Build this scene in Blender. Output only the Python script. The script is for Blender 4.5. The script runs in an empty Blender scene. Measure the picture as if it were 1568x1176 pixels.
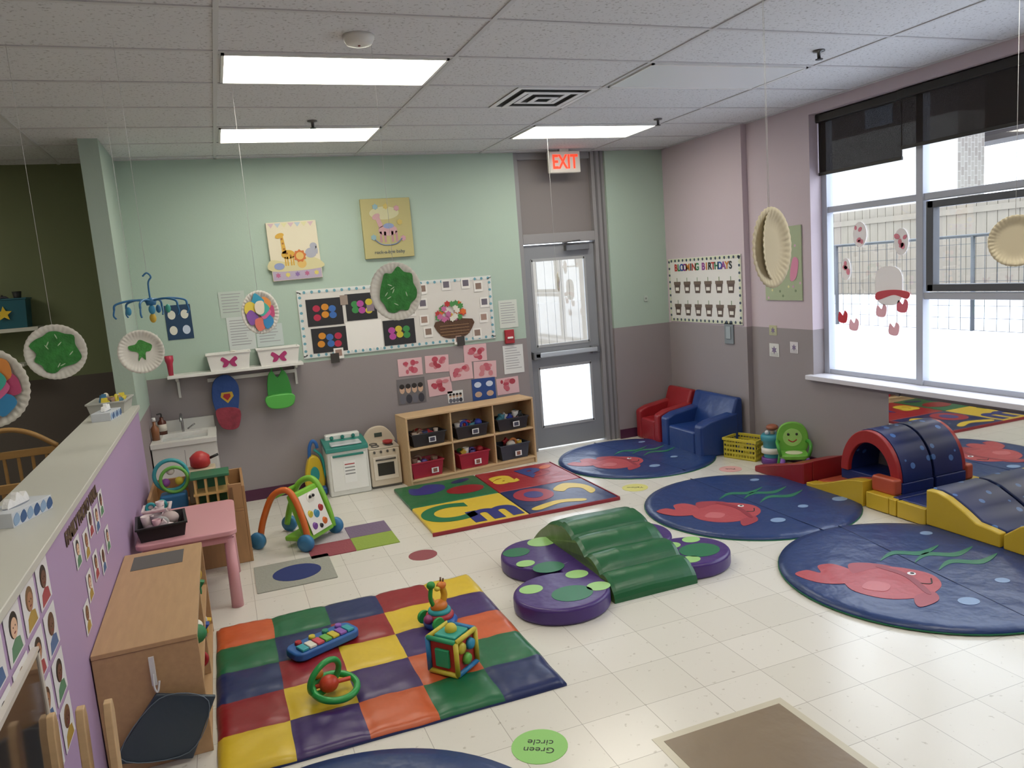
import bpy, bmesh, math, random
from mathutils import Vector, Matrix, noise
random.seed(4)
PI=math.pi
def hx(h):
    h=h.lstrip('#'); c=[int(h[i:i+2],16)/255 for i in (0,2,4)]
    return tuple([(x/12.92 if x<=.04045 else ((x+.055)/1.055)**2.4) for x in c])+(1,)
MC={}
def M(h,rough=.5,bump=0,bs=8,metal=0,emit=0,spec=.5,var=0,vs=3):
    k=(h,rough,bump,bs,metal,emit,spec,var,vs)
    if k in MC: return MC[k]
    m=bpy.data.materials.new('mat_'+h.strip('#')); m.use_nodes=True
    nt=m.node_tree; b=nt.nodes['Principled BSDF']
    b.inputs['Base Color'].default_value=hx(h); b.inputs['Roughness'].default_value=rough
    b.inputs['Metallic'].default_value=metal; b.inputs['Specular IOR Level'].default_value=spec
    if emit:
        b.inputs['Emission Color'].default_value=hx(h); b.inputs['Emission Strength'].default_value=emit
    tc=None
    if bump or var:
        tc=nt.nodes.new('ShaderNodeTexCoord')
    if bump:
        n=nt.nodes.new('ShaderNodeTexNoise'); n.inputs['Scale'].default_value=bs; n.inputs['Detail'].default_value=3
        bp=nt.nodes.new('ShaderNodeBump'); bp.inputs['Strength'].default_value=bump; bp.inputs['Distance'].default_value=.02
        nt.links.new(tc.outputs['Object'],n.inputs['Vector']); nt.links.new(n.outputs['Fac'],bp.inputs['Height']); nt.links.new(bp.outputs['Normal'],b.inputs['Normal'])
    if var:
        n=nt.nodes.new('ShaderNodeTexNoise'); n.inputs['Scale'].default_value=vs; n.inputs['Detail'].default_value=4
        mx=nt.nodes.new('ShaderNodeMix'); mx.data_type='RGBA'
        c=hx(h); mx.inputs[6].default_value=tuple(x*(1-var) for x in c[:3])+(1,); mx.inputs[7].default_value=tuple(min(1,x*(1+var)) for x in c[:3])+(1,)
        nt.links.new(tc.outputs['Object'],n.inputs['Vector']); nt.links.new(n.outputs['Fac'],mx.inputs[0]); nt.links.new(mx.outputs[2],b.inputs['Base Color'])
    MC[k]=m; return m
def vinyl(h): return M(h,.34,.5,5)
def wood(h,sc=(2,14,14)):
    k=('wood',h,sc)
    if k in MC: return MC[k]
    m=bpy.data.materials.new('mat_wood'); m.use_nodes=True; nt=m.node_tree; b=nt.nodes['Principled BSDF']
    b.inputs['Roughness'].default_value=.45
    tc=nt.nodes.new('ShaderNodeTexCoord'); mp=nt.nodes.new('ShaderNodeMapping'); mp.inputs['Scale'].default_value=sc
    n=nt.nodes.new('ShaderNodeTexNoise'); n.inputs['Scale'].default_value=3; n.inputs['Detail'].default_value=5
    mx=nt.nodes.new('ShaderNodeMix'); mx.data_type='RGBA'; c=hx(h)
    mx.inputs[6].default_value=tuple(x*.82 for x in c[:3])+(1,); mx.inputs[7].default_value=tuple(min(1,x*1.12) for x in c[:3])+(1,)
    nt.links.new(tc.outputs['Object'],mp.inputs[0]); nt.links.new(mp.outputs[0],n.inputs['Vector']); nt.links.new(n.outputs['Fac'],mx.inputs[0]); nt.links.new(mx.outputs[2],b.inputs['Base Color'])
    MC[k]=m; return m
C=bpy.context.scene.collection
P=None
def grp(name,loc=(0,0,0),rz=0,rx=0,ry=0):
    global P
    e=bpy.data.objects.new(name,None); e.empty_display_size=.1; C.objects.link(e); e.location=loc; e.rotation_euler=(rx,ry,rz); P=e; return e
def top(): 
    global P
    P=None
def mk(n,vs,fs,m,smooth=False,bev=0,sub=0,fm=None):
    me=bpy.data.meshes.new(n); me.from_pydata([tuple(v) for v in vs],[],fs)
    bm=bmesh.new(); bm.from_mesh(me); bmesh.ops.recalc_face_normals(bm,faces=bm.faces); bm.to_mesh(me); bm.free()
    ms=m if isinstance(m,list) else [m]
    for x in ms: me.materials.append(x)
    if fm:
        for p,i in zip(me.polygons,fm): p.material_index=i
    if smooth:
        for p in me.polygons: p.use_smooth=True
    o=bpy.data.objects.new(n,me); C.objects.link(o)
    if P is not None: o.parent=P
    if bev:
        b=o.modifiers.new('b','BEVEL'); b.width=bev; b.segments=3; b.limit_method='ANGLE'
        b.harden_normals=True
        for p in me.polygons: p.use_smooth=True
    if sub:
        s=o.modifiers.new('s','SUBSURF'); s.levels=sub; s.render_levels=sub
    return o
def boxvf(x0,x1,y0,y1,z0,z1,off=0):
    v=[(x0,y0,z0),(x1,y0,z0),(x1,y1,z0),(x0,y1,z0),(x0,y0,z1),(x1,y0,z1),(x1,y1,z1),(x0,y1,z1)]
    f=[(0,3,2,1),(4,5,6,7),(0,1,5,4),(1,2,6,5),(2,3,7,6),(3,0,4,7)]
    return v,[tuple(i+off for i in q) for q in f]
def box(n,x0,x1,y0,y1,z0,z1,m,bev=0):
    v,f=boxvf(x0,x1,y0,y1,z0,z1); return mk(n,v,f,m,bev=bev)
def mbox(n,L,m,bev=0):
    V=[];F=[]
    for b in L:
        v,f=boxvf(*b,off=len(V)); V+=v;F+=f
    return mk(n,V,F,m,bev=bev)
def prism(n,pts,a,b,m,axis='z',bev=0,smooth=False):
    def w(p,t):
        if axis=='z': return (p[0],p[1],t)
        if axis=='y': return (p[0],t,p[1])
        return (t,p[0],p[1])
    N=len(pts); V=[w(p,a) for p in pts]+[w(p,b) for p in pts]
    F=[tuple(range(N)),tuple(range(2*N-1,N-1,-1))]+[(i,(i+1)%N,(i+1)%N+N,i+N) for i in range(N)]
    o=mk(n,V,F,m,bev=bev)
    return o
def ell(cx,cy,rx,ry=None,n=28,rot=0,a0=0,a1=2*PI,closed=True):
    ry=rx if ry is None else ry; R=[]
    k=n if closed else n-1
    for i in range(n):
        a=a0+(a1-a0)*i/k; x=rx*math.cos(a); y=ry*math.sin(a)
        R.append((cx+x*math.cos(rot)-y*math.sin(rot),cy+x*math.sin(rot)+y*math.cos(rot)))
    return R
def rect(x0,x1,y0,y1): return [(x0,y0),(x1,y0),(x1,y1),(x0,y1)]
def rrect(x0,x1,y0,y1,r,n=6):
    R=[]
    for cx,cy,a in ((x1-r,y1-r,0),(x0+r,y1-r,PI/2),(x0+r,y0+r,PI),(x1-r,y0+r,1.5*PI)):
        for i in range(n+1):
            t=a+PI/2*i/n; R.append((cx+r*math.cos(t),cy+r*math.sin(t)))
    return R
def star(cx,cy,r,k=.45,n=5,rot=PI/2):
    return [(cx+(r if i%2==0 else r*k)*math.cos(rot+i*PI/n),cy+(r if i%2==0 else r*k)*math.sin(rot+i*PI/n)) for i in range(2*n)]
def smooth(pts,k=6):
    N=len(pts);R=[]
    for i in range(N):
        p0,p1,p2,p3=[Vector(pts[(i+j-1)%N]) for j in range(4)]
        for s in range(k):
            t=s/k
            q=.5*((2*p1)+(p2-p0)*t+(2*p0-5*p1+4*p2-p3)*t*t+(3*p1-p0-3*p2+p3)*t**3)
            R.append((q.x,q.y))
    return R
def tube(n,p0,p1,r,m,r2=None,seg=18):
    p0=Vector(p0);p1=Vector(p1);r2=r if r2 is None else r2
    d=(p1-p0).normalized(); u=d.orthogonal().normalized(); w=d.cross(u)
    V=[p0+(u*math.cos(2*PI*i/seg)+w*math.sin(2*PI*i/seg))*r for i in range(seg)]+[p1+(u*math.cos(2*PI*i/seg)+w*math.sin(2*PI*i/seg))*r2 for i in range(seg)]
    F=[(i,(i+1)%seg,(i+1)%seg+seg,i+seg) for i in range(seg)]+[tuple(range(seg)),tuple(range(2*seg-1,seg-1,-1))]
    o=mk(n,V,F,m)
    for p in o.data.polygons:
        if len(p.vertices)==4: p.use_smooth=True
    return o
def lathe(n,prof,m,c=(0,0,0),seg=24,axis='z'):
    V=[];F=[]
    for r,z in prof:
        for i in range(seg):
            a=2*PI*i/seg
            if axis=='z': V.append((c[0]+r*math.cos(a),c[1]+r*math.sin(a),c[2]+z))
            elif axis=='y': V.append((c[0]+r*math.cos(a),c[1]+z,c[2]+r*math.sin(a)))
            else: V.append((c[0]+z,c[1]+r*math.cos(a),c[2]+r*math.sin(a)))
    for j in range(len(prof)-1):
        for i in range(seg): F.append((j*seg+i,j*seg+(i+1)%seg,(j+1)*seg+(i+1)%seg,(j+1)*seg+i))
    F.append(tuple(range(seg))); F.append(tuple((len(prof)-1)*seg+i for i in range(seg)))
    o=mk(n,V,F,m)
    for p in o.data.polygons:
        if len(p.vertices)==4: p.use_smooth=True
    return o
def sph(n,c,r,m,seg=18,rings=12):
    if not isinstance(r,(tuple,list)): r=(r,r,r)
    bm=bmesh.new(); bmesh.ops.create_uvsphere(bm,u_segments=seg,v_segments=rings,radius=1)
    V=[(v.co.x*r[0]+c[0],v.co.y*r[1]+c[1],v.co.z*r[2]+c[2]) for v in bm.verts]; F=[tuple(v.index for v in f.verts) for f in bm.faces]; bm.free()
    return mk(n,V,F,m,smooth=True)
def path(n,pts,r,m,cyc=False,k=6,res=4):
    pts=[Vector(p) for p in pts]; N=len(pts); Q=[]
    rng=N if cyc else N-1
    for i in range(rng):
        g=lambda j:(pts[j%N] if cyc else pts[max(0,min(N-1,j))])
        p0,p1,p2,p3=g(i-1),g(i),g(i+1),g(i+2)
        for s in range(k):
            t=s/k; Q.append(.5*((2*p1)+(p2-p0)*t+(2*p0-5*p1+4*p2-p3)*t*t+(3*p1-p0-3*p2+p3)*t**3))
    if not cyc: Q.append(pts[-1])
    seg=10;V=[];F=[];K=len(Q); u=None
    for i in range(K):
        a=Q[(i-1)%K] if cyc or i>0 else Q[i]; b=Q[(i+1)%K] if cyc or i<K-1 else Q[i]
        d=(b-a).normalized()
        if u is None: u=d.orthogonal().normalized()
        else: u=(u-d*u.dot(d)).normalized()
        w=d.cross(u)
        for j in range(seg): V.append(Q[i]+(u*math.cos(2*PI*j/seg)+w*math.sin(2*PI*j/seg))*r)
    for i in range(K if cyc else K-1):
        for j in range(seg): F.append((i*seg+j,i*seg+(j+1)%seg,((i+1)%K)*seg+(j+1)%seg,((i+1)%K)*seg+j))
    if not cyc: F+= [tuple(range(seg)),tuple((K-1)*seg+j for j in range(seg))]
    return mk(n,V,F,m,smooth=True)
def tor(n,c,R,r,m,axis='z',seg=28):
    pts=[]
    for i in range(12):
        a=2*PI*i/12; x,y=R*math.cos(a),R*math.sin(a)
        pts.append({'z':(c[0]+x,c[1]+y,c[2]),'y':(c[0]+x,c[1],c[2]+y),'x':(c[0],c[1]+x,c[2]+y)}[axis])
    return path(n,pts,r,m,cyc=True,k=3)
def text(n,body,size,loc,m,rot=(PI/2,0,0),ext=.001,off=0,align='CENTER',sx=1):
    c=bpy.data.curves.new(n,'FONT'); c.body=body; c.size=size; c.extrude=ext; c.offset=off; c.align_x=align; c.align_y='CENTER'
    o=bpy.data.objects.new(n,c); C.objects.link(o)
    me=bpy.data.meshes.new_from_object(o); bpy.data.objects.remove(o); me.materials.clear(); me.materials.append(m)
    o=bpy.data.objects.new(n,me); C.objects.link(o); o.location=loc; o.rotation_euler=rot; o.scale=(sx,1,1)
    if P is not None: o.parent=P
    return o
def wf(n,pts,off,m,t=.0012): return prism(n,pts,-off,-off-t,m,axis='y')
def ff(n,pts,z,m,t=.0015): return prism(n,pts,z,z+t,m,axis='z')

RED='#8a1e26';NAVY='#1c2a5a';YEL='#d2b430';GRN='#1d6540';ORG='#c45c32';PUR='#3d2560'
# ---------- special materials
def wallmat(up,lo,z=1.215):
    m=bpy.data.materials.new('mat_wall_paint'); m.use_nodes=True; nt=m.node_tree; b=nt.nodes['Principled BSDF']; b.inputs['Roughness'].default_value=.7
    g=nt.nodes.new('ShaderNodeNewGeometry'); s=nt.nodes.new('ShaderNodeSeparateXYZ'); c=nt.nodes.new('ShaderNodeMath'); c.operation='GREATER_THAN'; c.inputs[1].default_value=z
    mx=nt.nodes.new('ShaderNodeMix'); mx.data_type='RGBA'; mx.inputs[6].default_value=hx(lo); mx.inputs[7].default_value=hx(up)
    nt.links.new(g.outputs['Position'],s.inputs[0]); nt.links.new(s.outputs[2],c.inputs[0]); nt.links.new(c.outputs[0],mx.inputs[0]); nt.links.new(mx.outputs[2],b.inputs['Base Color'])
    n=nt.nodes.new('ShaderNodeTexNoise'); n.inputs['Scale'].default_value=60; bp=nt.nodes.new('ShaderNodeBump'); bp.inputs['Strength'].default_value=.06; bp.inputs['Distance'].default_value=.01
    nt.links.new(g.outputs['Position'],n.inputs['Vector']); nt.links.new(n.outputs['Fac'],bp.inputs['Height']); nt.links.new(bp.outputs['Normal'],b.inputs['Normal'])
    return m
def floormat():
    m=bpy.data.materials.new('mat_vinyl_tile'); m.use_nodes=True; nt=m.node_tree; b=nt.nodes['Principled BSDF']
    g=nt.nodes.new('ShaderNodeNewGeometry'); br=nt.nodes.new('ShaderNodeTexBrick'); br.offset=0; br.squash=1
    br.inputs['Scale'].default_value=1; br.inputs['Brick Width'].default_value=.305; br.inputs['Row Height'].default_value=.305; br.inputs['Mortar Size'].default_value=.0018; br.inputs['Mortar Smooth'].default_value=.3
    br.inputs['Color1'].default_value=hx('#dad6cd'); br.inputs['Color2'].default_value=hx('#d3cfc5'); br.inputs['Mortar'].default_value=hx('#aaa59c')
    n=nt.nodes.new('ShaderNodeTexNoise'); n.inputs['Scale'].default_value=30; n.inputs['Detail'].default_value=3
    r=nt.nodes.new('ShaderNodeValToRGB'); r.color_ramp.elements[0].position=.28; r.color_ramp.elements[0].color=(.75,.73,.70,1); r.color_ramp.elements[1].position=.34; r.color_ramp.elements[1].color=(1,1,1,1)
    mx=nt.nodes.new('ShaderNodeMix'); mx.data_type='RGBA'; mx.blend_type='MULTIPLY'; mx.inputs[0].default_value=1
    L=nt.links.new; L(g.outputs['Position'],br.inputs['Vector']); L(g.outputs['Position'],n.inputs['Vector']); L(n.outputs['Fac'],r.inputs[0]); L(br.outputs['Color'],mx.inputs[6]); L(r.outputs[0],mx.inputs[7]); L(mx.outputs[2],b.inputs['Base Color'])
    b.inputs['Roughness'].default_value=.22; b.inputs['Specular IOR Level'].default_value=.55
    return m
def ceilmat():
    m=bpy.data.materials.new('mat_ceiling_tile'); m.use_nodes=True; nt=m.node_tree; b=nt.nodes['Principled BSDF']; b.inputs['Roughness'].default_value=.9
    g=nt.nodes.new('ShaderNodeNewGeometry'); n=nt.nodes.new('ShaderNodeTexNoise'); n.inputs['Scale'].default_value=60; n.inputs['Detail'].default_value=3
    r=nt.nodes.new('ShaderNodeValToRGB'); r.color_ramp.elements[0].position=.32; r.color_ramp.elements[0].color=hx('#b0b0b2'); r.color_ramp.elements[1].position=.42; r.color_ramp.elements[1].color=hx('#d8d9dc')
    nt.links.new(g.outputs['Position'],n.inputs['Vector']); nt.links.new(n.outputs['Fac'],r.inputs[0]); nt.links.new(r.outputs[0],b.inputs['Base Color'])
    return m
def starmat(h,sp):
    m=bpy.data.materials.new('mat_star_print'); m.use_nodes=True; nt=m.node_tree; b=nt.nodes['Principled BSDF']; b.inputs['Roughness'].default_value=.38
    tc=nt.nodes.new('ShaderNodeTexCoord'); v=nt.nodes.new('ShaderNodeTexVoronoi'); v.inputs['Scale'].default_value=10; v.inputs['Randomness'].default_value=.75
    c=nt.nodes.new('ShaderNodeMath'); c.operation='LESS_THAN'; c.inputs[1].default_value=.22
    mx=nt.nodes.new('ShaderNodeMix'); mx.data_type='RGBA'; mx.inputs[6].default_value=hx(h); mx.inputs[7].default_value=hx(sp)
    nt.links.new(tc.outputs['Object'],v.inputs['Vector']); nt.links.new(v.outputs['Distance'],c.inputs[0]); nt.links.new(c.outputs[0],mx.inputs[0]); nt.links.new(mx.outputs[2],b.inputs['Base Color'])
    return m
def transmat(h,fac,gloss=True,rough=.02):
    m=bpy.data.materials.new('mat_see_through'); m.use_nodes=True; nt=m.node_tree; nt.nodes.clear()
    o=nt.nodes.new('ShaderNodeOutputMaterial'); t=nt.nodes.new('ShaderNodeBsdfTransparent'); d=nt.nodes.new('ShaderNodeBsdfGlossy' if gloss else 'ShaderNodeBsdfDiffuse')
    d.inputs['Color'].default_value=hx(h)
    if gloss: d.inputs['Roughness'].default_value=rough
    mx=nt.nodes.new('ShaderNodeMixShader'); mx.inputs[0].default_value=fac
    nt.links.new(t.outputs[0],mx.inputs[1]); nt.links.new(d.outputs[0],mx.inputs[2]); nt.links.new(mx.outputs[0],o.inputs[0]); return m
GLASS=transmat('#ffffff',.05); SHADE=transmat('#3a3634',.84,False); 
STARS=starmat('#1b2a60','#5078b8')
# ---------- ROOM
top()
HC=3.07
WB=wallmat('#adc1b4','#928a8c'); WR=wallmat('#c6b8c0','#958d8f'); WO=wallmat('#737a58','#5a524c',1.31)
box('floor',-5.5,4.95,-2.0,7.6,-.1,0,floormat())
box('ceiling',-5.5,4.95,-2.0,7.6,HC,HC+.1,ceilmat())
mbox('wall_back',[(-.64,2.93,7.33,7.55,0,HC),(3.95,4.95,7.33,7.55,0,HC)],WB)
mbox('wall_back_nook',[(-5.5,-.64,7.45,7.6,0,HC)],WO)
box('wall_stub',-.77,-.64,6.35,7.45,0,HC,wallmat('#a5b6ab','#8f8385',1.0))
mbox('wall_right',[(4.64,4.95,6.0,7.33,0,HC),(4.70,4.93,5.2,6.0,0,HC),(4.70,4.93,-2,5.2,0,.80),(4.70,4.93,-2,5.2,2.98,HC),(4.70,4.93,-2,1.2,.8,2.98)],WR)
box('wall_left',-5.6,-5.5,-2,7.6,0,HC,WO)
box('wall_front',-5.6,4.95,-2.1,-2,0,HC,WR)
mbox('wall_divider',[(-.92,-.64,-2,6.35,0,1.10)],M('#b096bb',.6))
mbox('trim_divider_cap',[(-.93,-.625,-2,6.36,1.10,1.13)],M('#c9c8c0',.4),bev=.004)
BB=M('#4b1f3c',.5)
mbox('baseboard_back',[(-.64,2.93,7.315,7.33,0,.1),(3.95,4.64,7.315,7.33,0,.1)],BB)
mbox('baseboard_right',[(4.625,4.64,6.0,7.315,0,.1),(4.685,4.70,-2,6.0,0,.1)],BB)
G=[]
xs=[.15+1.215*i for i in range(-4,5) if -5.4<.15+1.215*i<4.9]
ys=[4.14+.61*i for i in range(-10,6) if -2<4.14+.61*i<7.45]
for x in xs: G.append((x-.012,x+.012,-2,7.45,HC-.006,HC+.002))
for y in ys: G.append((-5.5,4.7,y-.012,y+.012,HC-.0055,HC+.002))
G+= [(4.61,4.64,6,7.33,HC-.006,HC),(-.64,4.64,7.30,7.33,HC-.006,HC),(4.67,4.70,-2,6,HC-.006,HC)]
mbox('trim_ceiling_grid',G,M('#c9c9cb',.5))
def panel(x0,y0,on=True):
    grp('ceiling_light')
    x1=x0+1.215-.05; y1=y0+.61-.05
    mbox('frame',[(x0,x1,y0-.0,y0+.015,HC-.012,HC-.001),(x0,x1,y1-.015,y1,HC-.012,HC-.001),(x0,x0+.015,y0,y1,HC-.012,HC-.001),(x1-.015,x1,y0,y1,HC-.012,HC-.001)],M('#e8e8e6',.4))
    box('diffuser',x0+.015,x1-.015,y0+.015,y1-.015,HC-.008,HC-.002,M('#fff9e9',.5,emit=8.5) if on else M('#dfe3e6',.35))
for x,y,on in ((xs[4]+.025,4.165,1),(xs[4]+.025,5.995,1),(xs[6]+.025,5.995,1),(xs[6]+.025,4.165,0),(xs[4]+.025,1.725,1),(xs[6]+.025,1.725,1),(xs[4]+.025,-.7,1),(xs[1]+.025,1.115,1),(xs[1]+.025,5.385,1)): panel(x,y,on)  # panels behind the camera and in the nook are unseen, added as fill light
grp('ceiling_air_vent',(2.27,5.055,HC))
vm=M('#e2e2e2',.4)
for i in range(4):
    a=.29-.068*i; z=-.004-.012*(i%2)
    for s in (1,-1):
        prism('louver_x%d%d'%(i,s),[(s*a,-a),(s*(a-.036),-a+.036),(s*(a-.036),a-.036),(s*a,a)],z-.004,z,vm)
        prism('louver_y%d%d'%(i,s),[(-a,s*a),(-a+.036,s*(a-.036)),(a-.036,s*(a-.036)),(a,s*a)],z-.004,z,vm)
box('void',-.29,.29,-.29,.29,-.003,-.001,M('#2b2b2b',.8))
grp('smoke_detector',(.79,3.84,HC)); lathe('body',[(.075,0),(.075,-.015),(.06,-.04),(.03,-.045)],M('#dedcd6',.4)); lathe('led',[(.006,-.045),(.006,-.048)],M('#882222'))
for p in ((.80,5.78),(3.64,5.78),(3.55,3.83)):
    grp('fire_sprinkler',(p[0],p[1],HC)); lathe('plate',[(.035,0),(.035,-.008),(.012,-.012),(.01,-.05)],M('#6d6d6d',.3,metal=.8)); lathe('deflector',[(.022,-.05),(.022,-.054)],M('#4d4d4d',.3,metal=.8))
# ---------- door
grp('door_1',(0,0,0))
FR=M('#918f91',.45); 
mbox('frame',[(2.93,2.985,7.36,7.5,0,HC),(3.80,3.95,7.36,7.5,0,HC),(2.985,3.80,7.36,7.5,2.16,2.26),(2.985,3.80,7.38,7.5,3.0,HC)],FR,bev=.004)
mbox('jamb_stop',[(3.84,3.86,7.35,7.37,0,HC),(3.90,3.915,7.35,7.37,0,HC)],M('#6d6b6d',.5))
box('transom_panel',2.985,3.80,7.42,7.45,2.26,3.0,M('#847d7d',.5))
mbox('slab',[(2.99,3.07,7.40,7.44,.02,2.15),(3.68,3.795,7.40,7.44,.02,2.15),(3.07,3.68,7.40,7.44,.02,.24),(3.07,3.68,7.40,7.44,.88,1.10),(3.07,3.68,7.40,7.44,2.0,2.15)],M('#888a8f',.4))
mbox('glass_beads',[(3.07,3.68,7.395,7.41,1.98,2.01),(3.07,3.68,7.395,7.41,1.09,1.12),(3.06,3.085,7.395,7.41,1.1,2.0),(3.665,3.69,7.395,7.41,1.1,2.0),(3.07,3.68,7.395,7.41,.86,.89),(3.07,3.68,7.395,7.41,.23,.26),(3.06,3.085,7.395,7.41,.24,.88),(3.665,3.69,7.395,7.41,.24,.88)],M('#a5a7aa',.4))
box('glass_upper',3.07,3.68,7.418,7.422,1.1,2.0,GLASS); box('glass_lower',3.07,3.68,7.418,7.422,.24,.88,GLASS)
box('push_bar',3.02,3.74,7.33,7.365,.99,1.04,M('#b9bbbd',.3,metal=.6),bev=.008); box('bar_end',3.0,3.08,7.33,7.40,.975,1.055,M('#6a6c70',.35),bev=.006); box('bar_end_b',3.68,3.77,7.34,7.40,.975,1.055,M('#6a6c70',.35),bev=.006)
box('closer_body',3.45,3.72,7.34,7.40,2.07,2.13,M('#6f6f70',.35,metal=.5),bev=.006)
path('closer_arm',[(3.5,7.36,2.14),(3.38,7.26,2.15),(3.62,7.36,2.17)],.008,M('#6f6f70',.35,metal=.5))
grp('exit_sign',(3.42,7.20,2.94)); box('housing',-.17,.17,-.03,.03,-.105,.105,M('#e6e2da',.4),bev=.01); text('letters','EXIT',.19,(0,-.033,-.005),M('#e0331c',.5,emit=1.5),off=.004,sx=.72); box('mount',-.05,.05,-.025,.025,.1,.13,M('#d0ccc4'))
grp('fire_alarm_pull',(2.74,7.33,1.25)); box('plate',-.05,.05,-.03,0,-.07,.07,M('#a51f28',.4),bev=.006); box('handle',-.03,.03,-.045,-.03,-.02,.0,M('#e8e0e0',.4),bev=.004)
# ---------- window
grp('window_1')
AL=M('#b4b8c4',.4)
X0,X1=4.83,4.89
bars=[(X0,X1,1.2,5.2,.83,.87),(X0,X1,1.2,5.2,2.18,2.23),(X0,X1,1.2,5.2,2.94,2.98)]
for y in (5.175,4.24,3.18,2.2,1.22): bars.append((X0-.01,X1,y-.03,y+.03,.83,2.98))
bars.append((X0,X1,1.2,4.24,1.47,1.52))
mbox('mullions',bars,AL,bev=.004)
mbox('casement',[(X0-.015,X1-.01,3.24,4.17,1.53,1.58),(X0-.015,X1-.01,3.24,4.17,2.12,2.17),(X0-.015,X1-.01,4.12,4.18,1.53,2.17),(X0-.015,X1-.01,3.22,3.28,1.53,2.17)],M('#54565c',.4),bev=.004)
box('glass',4.862,4.866,1.2,5.2,.83,2.98,GLASS)
box('trim_window_sill',4.64,4.84,1.15,5.24,.79,.83,M('#d8d6de',.4),bev=.006)
for n_,(a,b,zb,xx) in enumerate(((4.36,5.19,2.50,4.79),(3.22,4.35,2.57,4.77),(1.22,3.20,2.57,4.77))):
    grp('roller_shade'); box('fabric',xx,xx+.002,a,b,zb,2.93,SHADE); box('hem_bar',xx-.006,xx+.008,a,b,zb-.012,zb+.012,M('#1c1815',.5)); box('cassette',xx-.03,xx+.04,a-.01,b+.01,2.91,2.975,M('#1f1a18',.5),bev=.01)
grp('window_cling_set')
PK=M('#f0b8c2',.6); WHT=M('#f6f2f2',.6); RD_=M('#cc3540',.6)
random.seed(11)
for i,(y,z,ry,rz_) in enumerate(((4.98,1.71,.05,.09),(4.83,1.98,.07,.1),(4.43,1.90,.065,.1))):
    prism('cling_disc%d'%i,ell(y,z,ry,rz_),4.855,4.857,WHT,'x')
    for j in range(5):
        q=random.uniform(.012,.02); prism('cling_art%d_%d'%(i,j),ell(y+random.uniform(-.6,.6)*ry,z+random.uniform(-.6,.6)*rz_,q,q*1.4,10,rot=j),4.852,4.854,M('#e08898',.6),'x')
prism('snowman_body',rrect(4.42,4.68,1.42,1.72,.1),4.855,4.857,WHT,'x')
prism('scarf',smooth([(4.66,1.46),(4.5,1.5),(4.38,1.47),(4.36,1.52),(4.5,1.54),(4.66,1.52)]),4.852,4.855,M('#c94a55',.6),'x')
for i,(y,z,c) in enumerate(((5.02,1.32,RD_),(4.90,1.26,PK),(4.62,1.38,PK),(4.5,1.24,PK),(4.42,1.42,M('#d86a78',.6)))):
    prism('mitten%d'%i,smooth([(y+.05,z-.04),(y-.03,z-.05),(y-.05,z+.02),(y-.02,z+.05),(y+.0,z+.01),(y+.04,z+.04)]),4.855,4.857,c,'x')
# ---------- exterior
top()
SN=M('#f4f6fa',.8)
mk('ground_snow',[(4.95,-10,.1),(40,-10,.1),(40,30,.1),(4.95,30,.1),(8.6,-10,.75),(8.6,30,.75),(-10,7.62,.0),(4.95,7.62,.0),(4.95,30,.3),(-10,30,.3)],[(0,4,5,3),(4,1,2,5),(6,7,8,9)],SN)
grp('wooden_fence')
FN=wood('#7c7366',(1,6,1))
V=[]
for i in range(110): V.append((9.6,9.64,-4+.15*i,-4+.15*i+.142,1.0,2.42))
mbox('boards',V,FN); box('rail',9.57,9.6,-4,12.5,2.2,2.28,FN)
V=[]
for i in range(60): V.append((.5+.15*i,.5+.15*i+.142,12.2,12.24,.5,2.2))
mbox('boards_far',V,FN)
mk('snow_bank',[(9.4,-4,.6),(9.62,-4,1.15),(9.62,12.6,1.15),(9.4,12.6,.6)],[(0,1,2,3)],SN)
grp('chain_link_fence')
PM=M('#45484c',.4,metal=.5)
for i in range(6): tube('post%d'%i,(8.6,-2+2.2*i,.3),(8.6,-2+2.2*i,1.9),.025,PM)
tube('top_rail',(8.6,-4,1.9),(8.6,9.4,1.9),.02,PM)
L_=[]
for i in range(70):
    y=-2+.16*i
    L_.append((8.598,8.602,y,y+.006,.5,1.9))
for i in range(9): L_.append((8.598,8.602,-2,9.2,.6+.15*i,.606+.15*i))
mbox('mesh',L_,PM)
grp('brick_building')
def brick():
    m=bpy.data.materials.new('mat_brick'); m.use_nodes=True; nt=m.node_tree; b=nt.nodes['Principled BSDF']
    tc=nt.nodes.new('ShaderNodeTexCoord'); mp=nt.nodes.new('ShaderNodeMapping'); mp.inputs['Rotation'].default_value=(PI/2,0,PI/2)
    br=nt.nodes.new('ShaderNodeTexBrick'); br.inputs['Scale'].default_value=2; br.inputs['Color1'].default_value=hx('#78706a'); br.inputs['Color2'].default_value=hx('#868079'); br.inputs['Mortar'].default_value=hx('#98948e')
    nt.links.new(tc.outputs['Object'],mp.inputs[0]); nt.links.new(mp.outputs[0],br.inputs['Vector']); nt.links.new(br.outputs['Color'],b.inputs['Base Color']); return m
BK=brick()
box('facade',19,20,15.5,26,0,5.2,BK)
box('facade_upper',19,20,15.5,26,5.2,7.5,M('#4a4242',.8))
box('facade_near',22,23,2,15.5,0,4.6,BK)
prism('gable',[(7,4.6),(23,4.6),(15,10.5)],21.8,23,M('#3d3636',.8),'x')
prism('attic_window',ell(15,6.2,.8,1.0,20),21.75,21.8,M('#5c6470',.3),'x')
mbox('windows',[(18.95,19,y,y+1.0,5.3,6.9) for y in (17.6,21)],M('#6c7480',.3))

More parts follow.
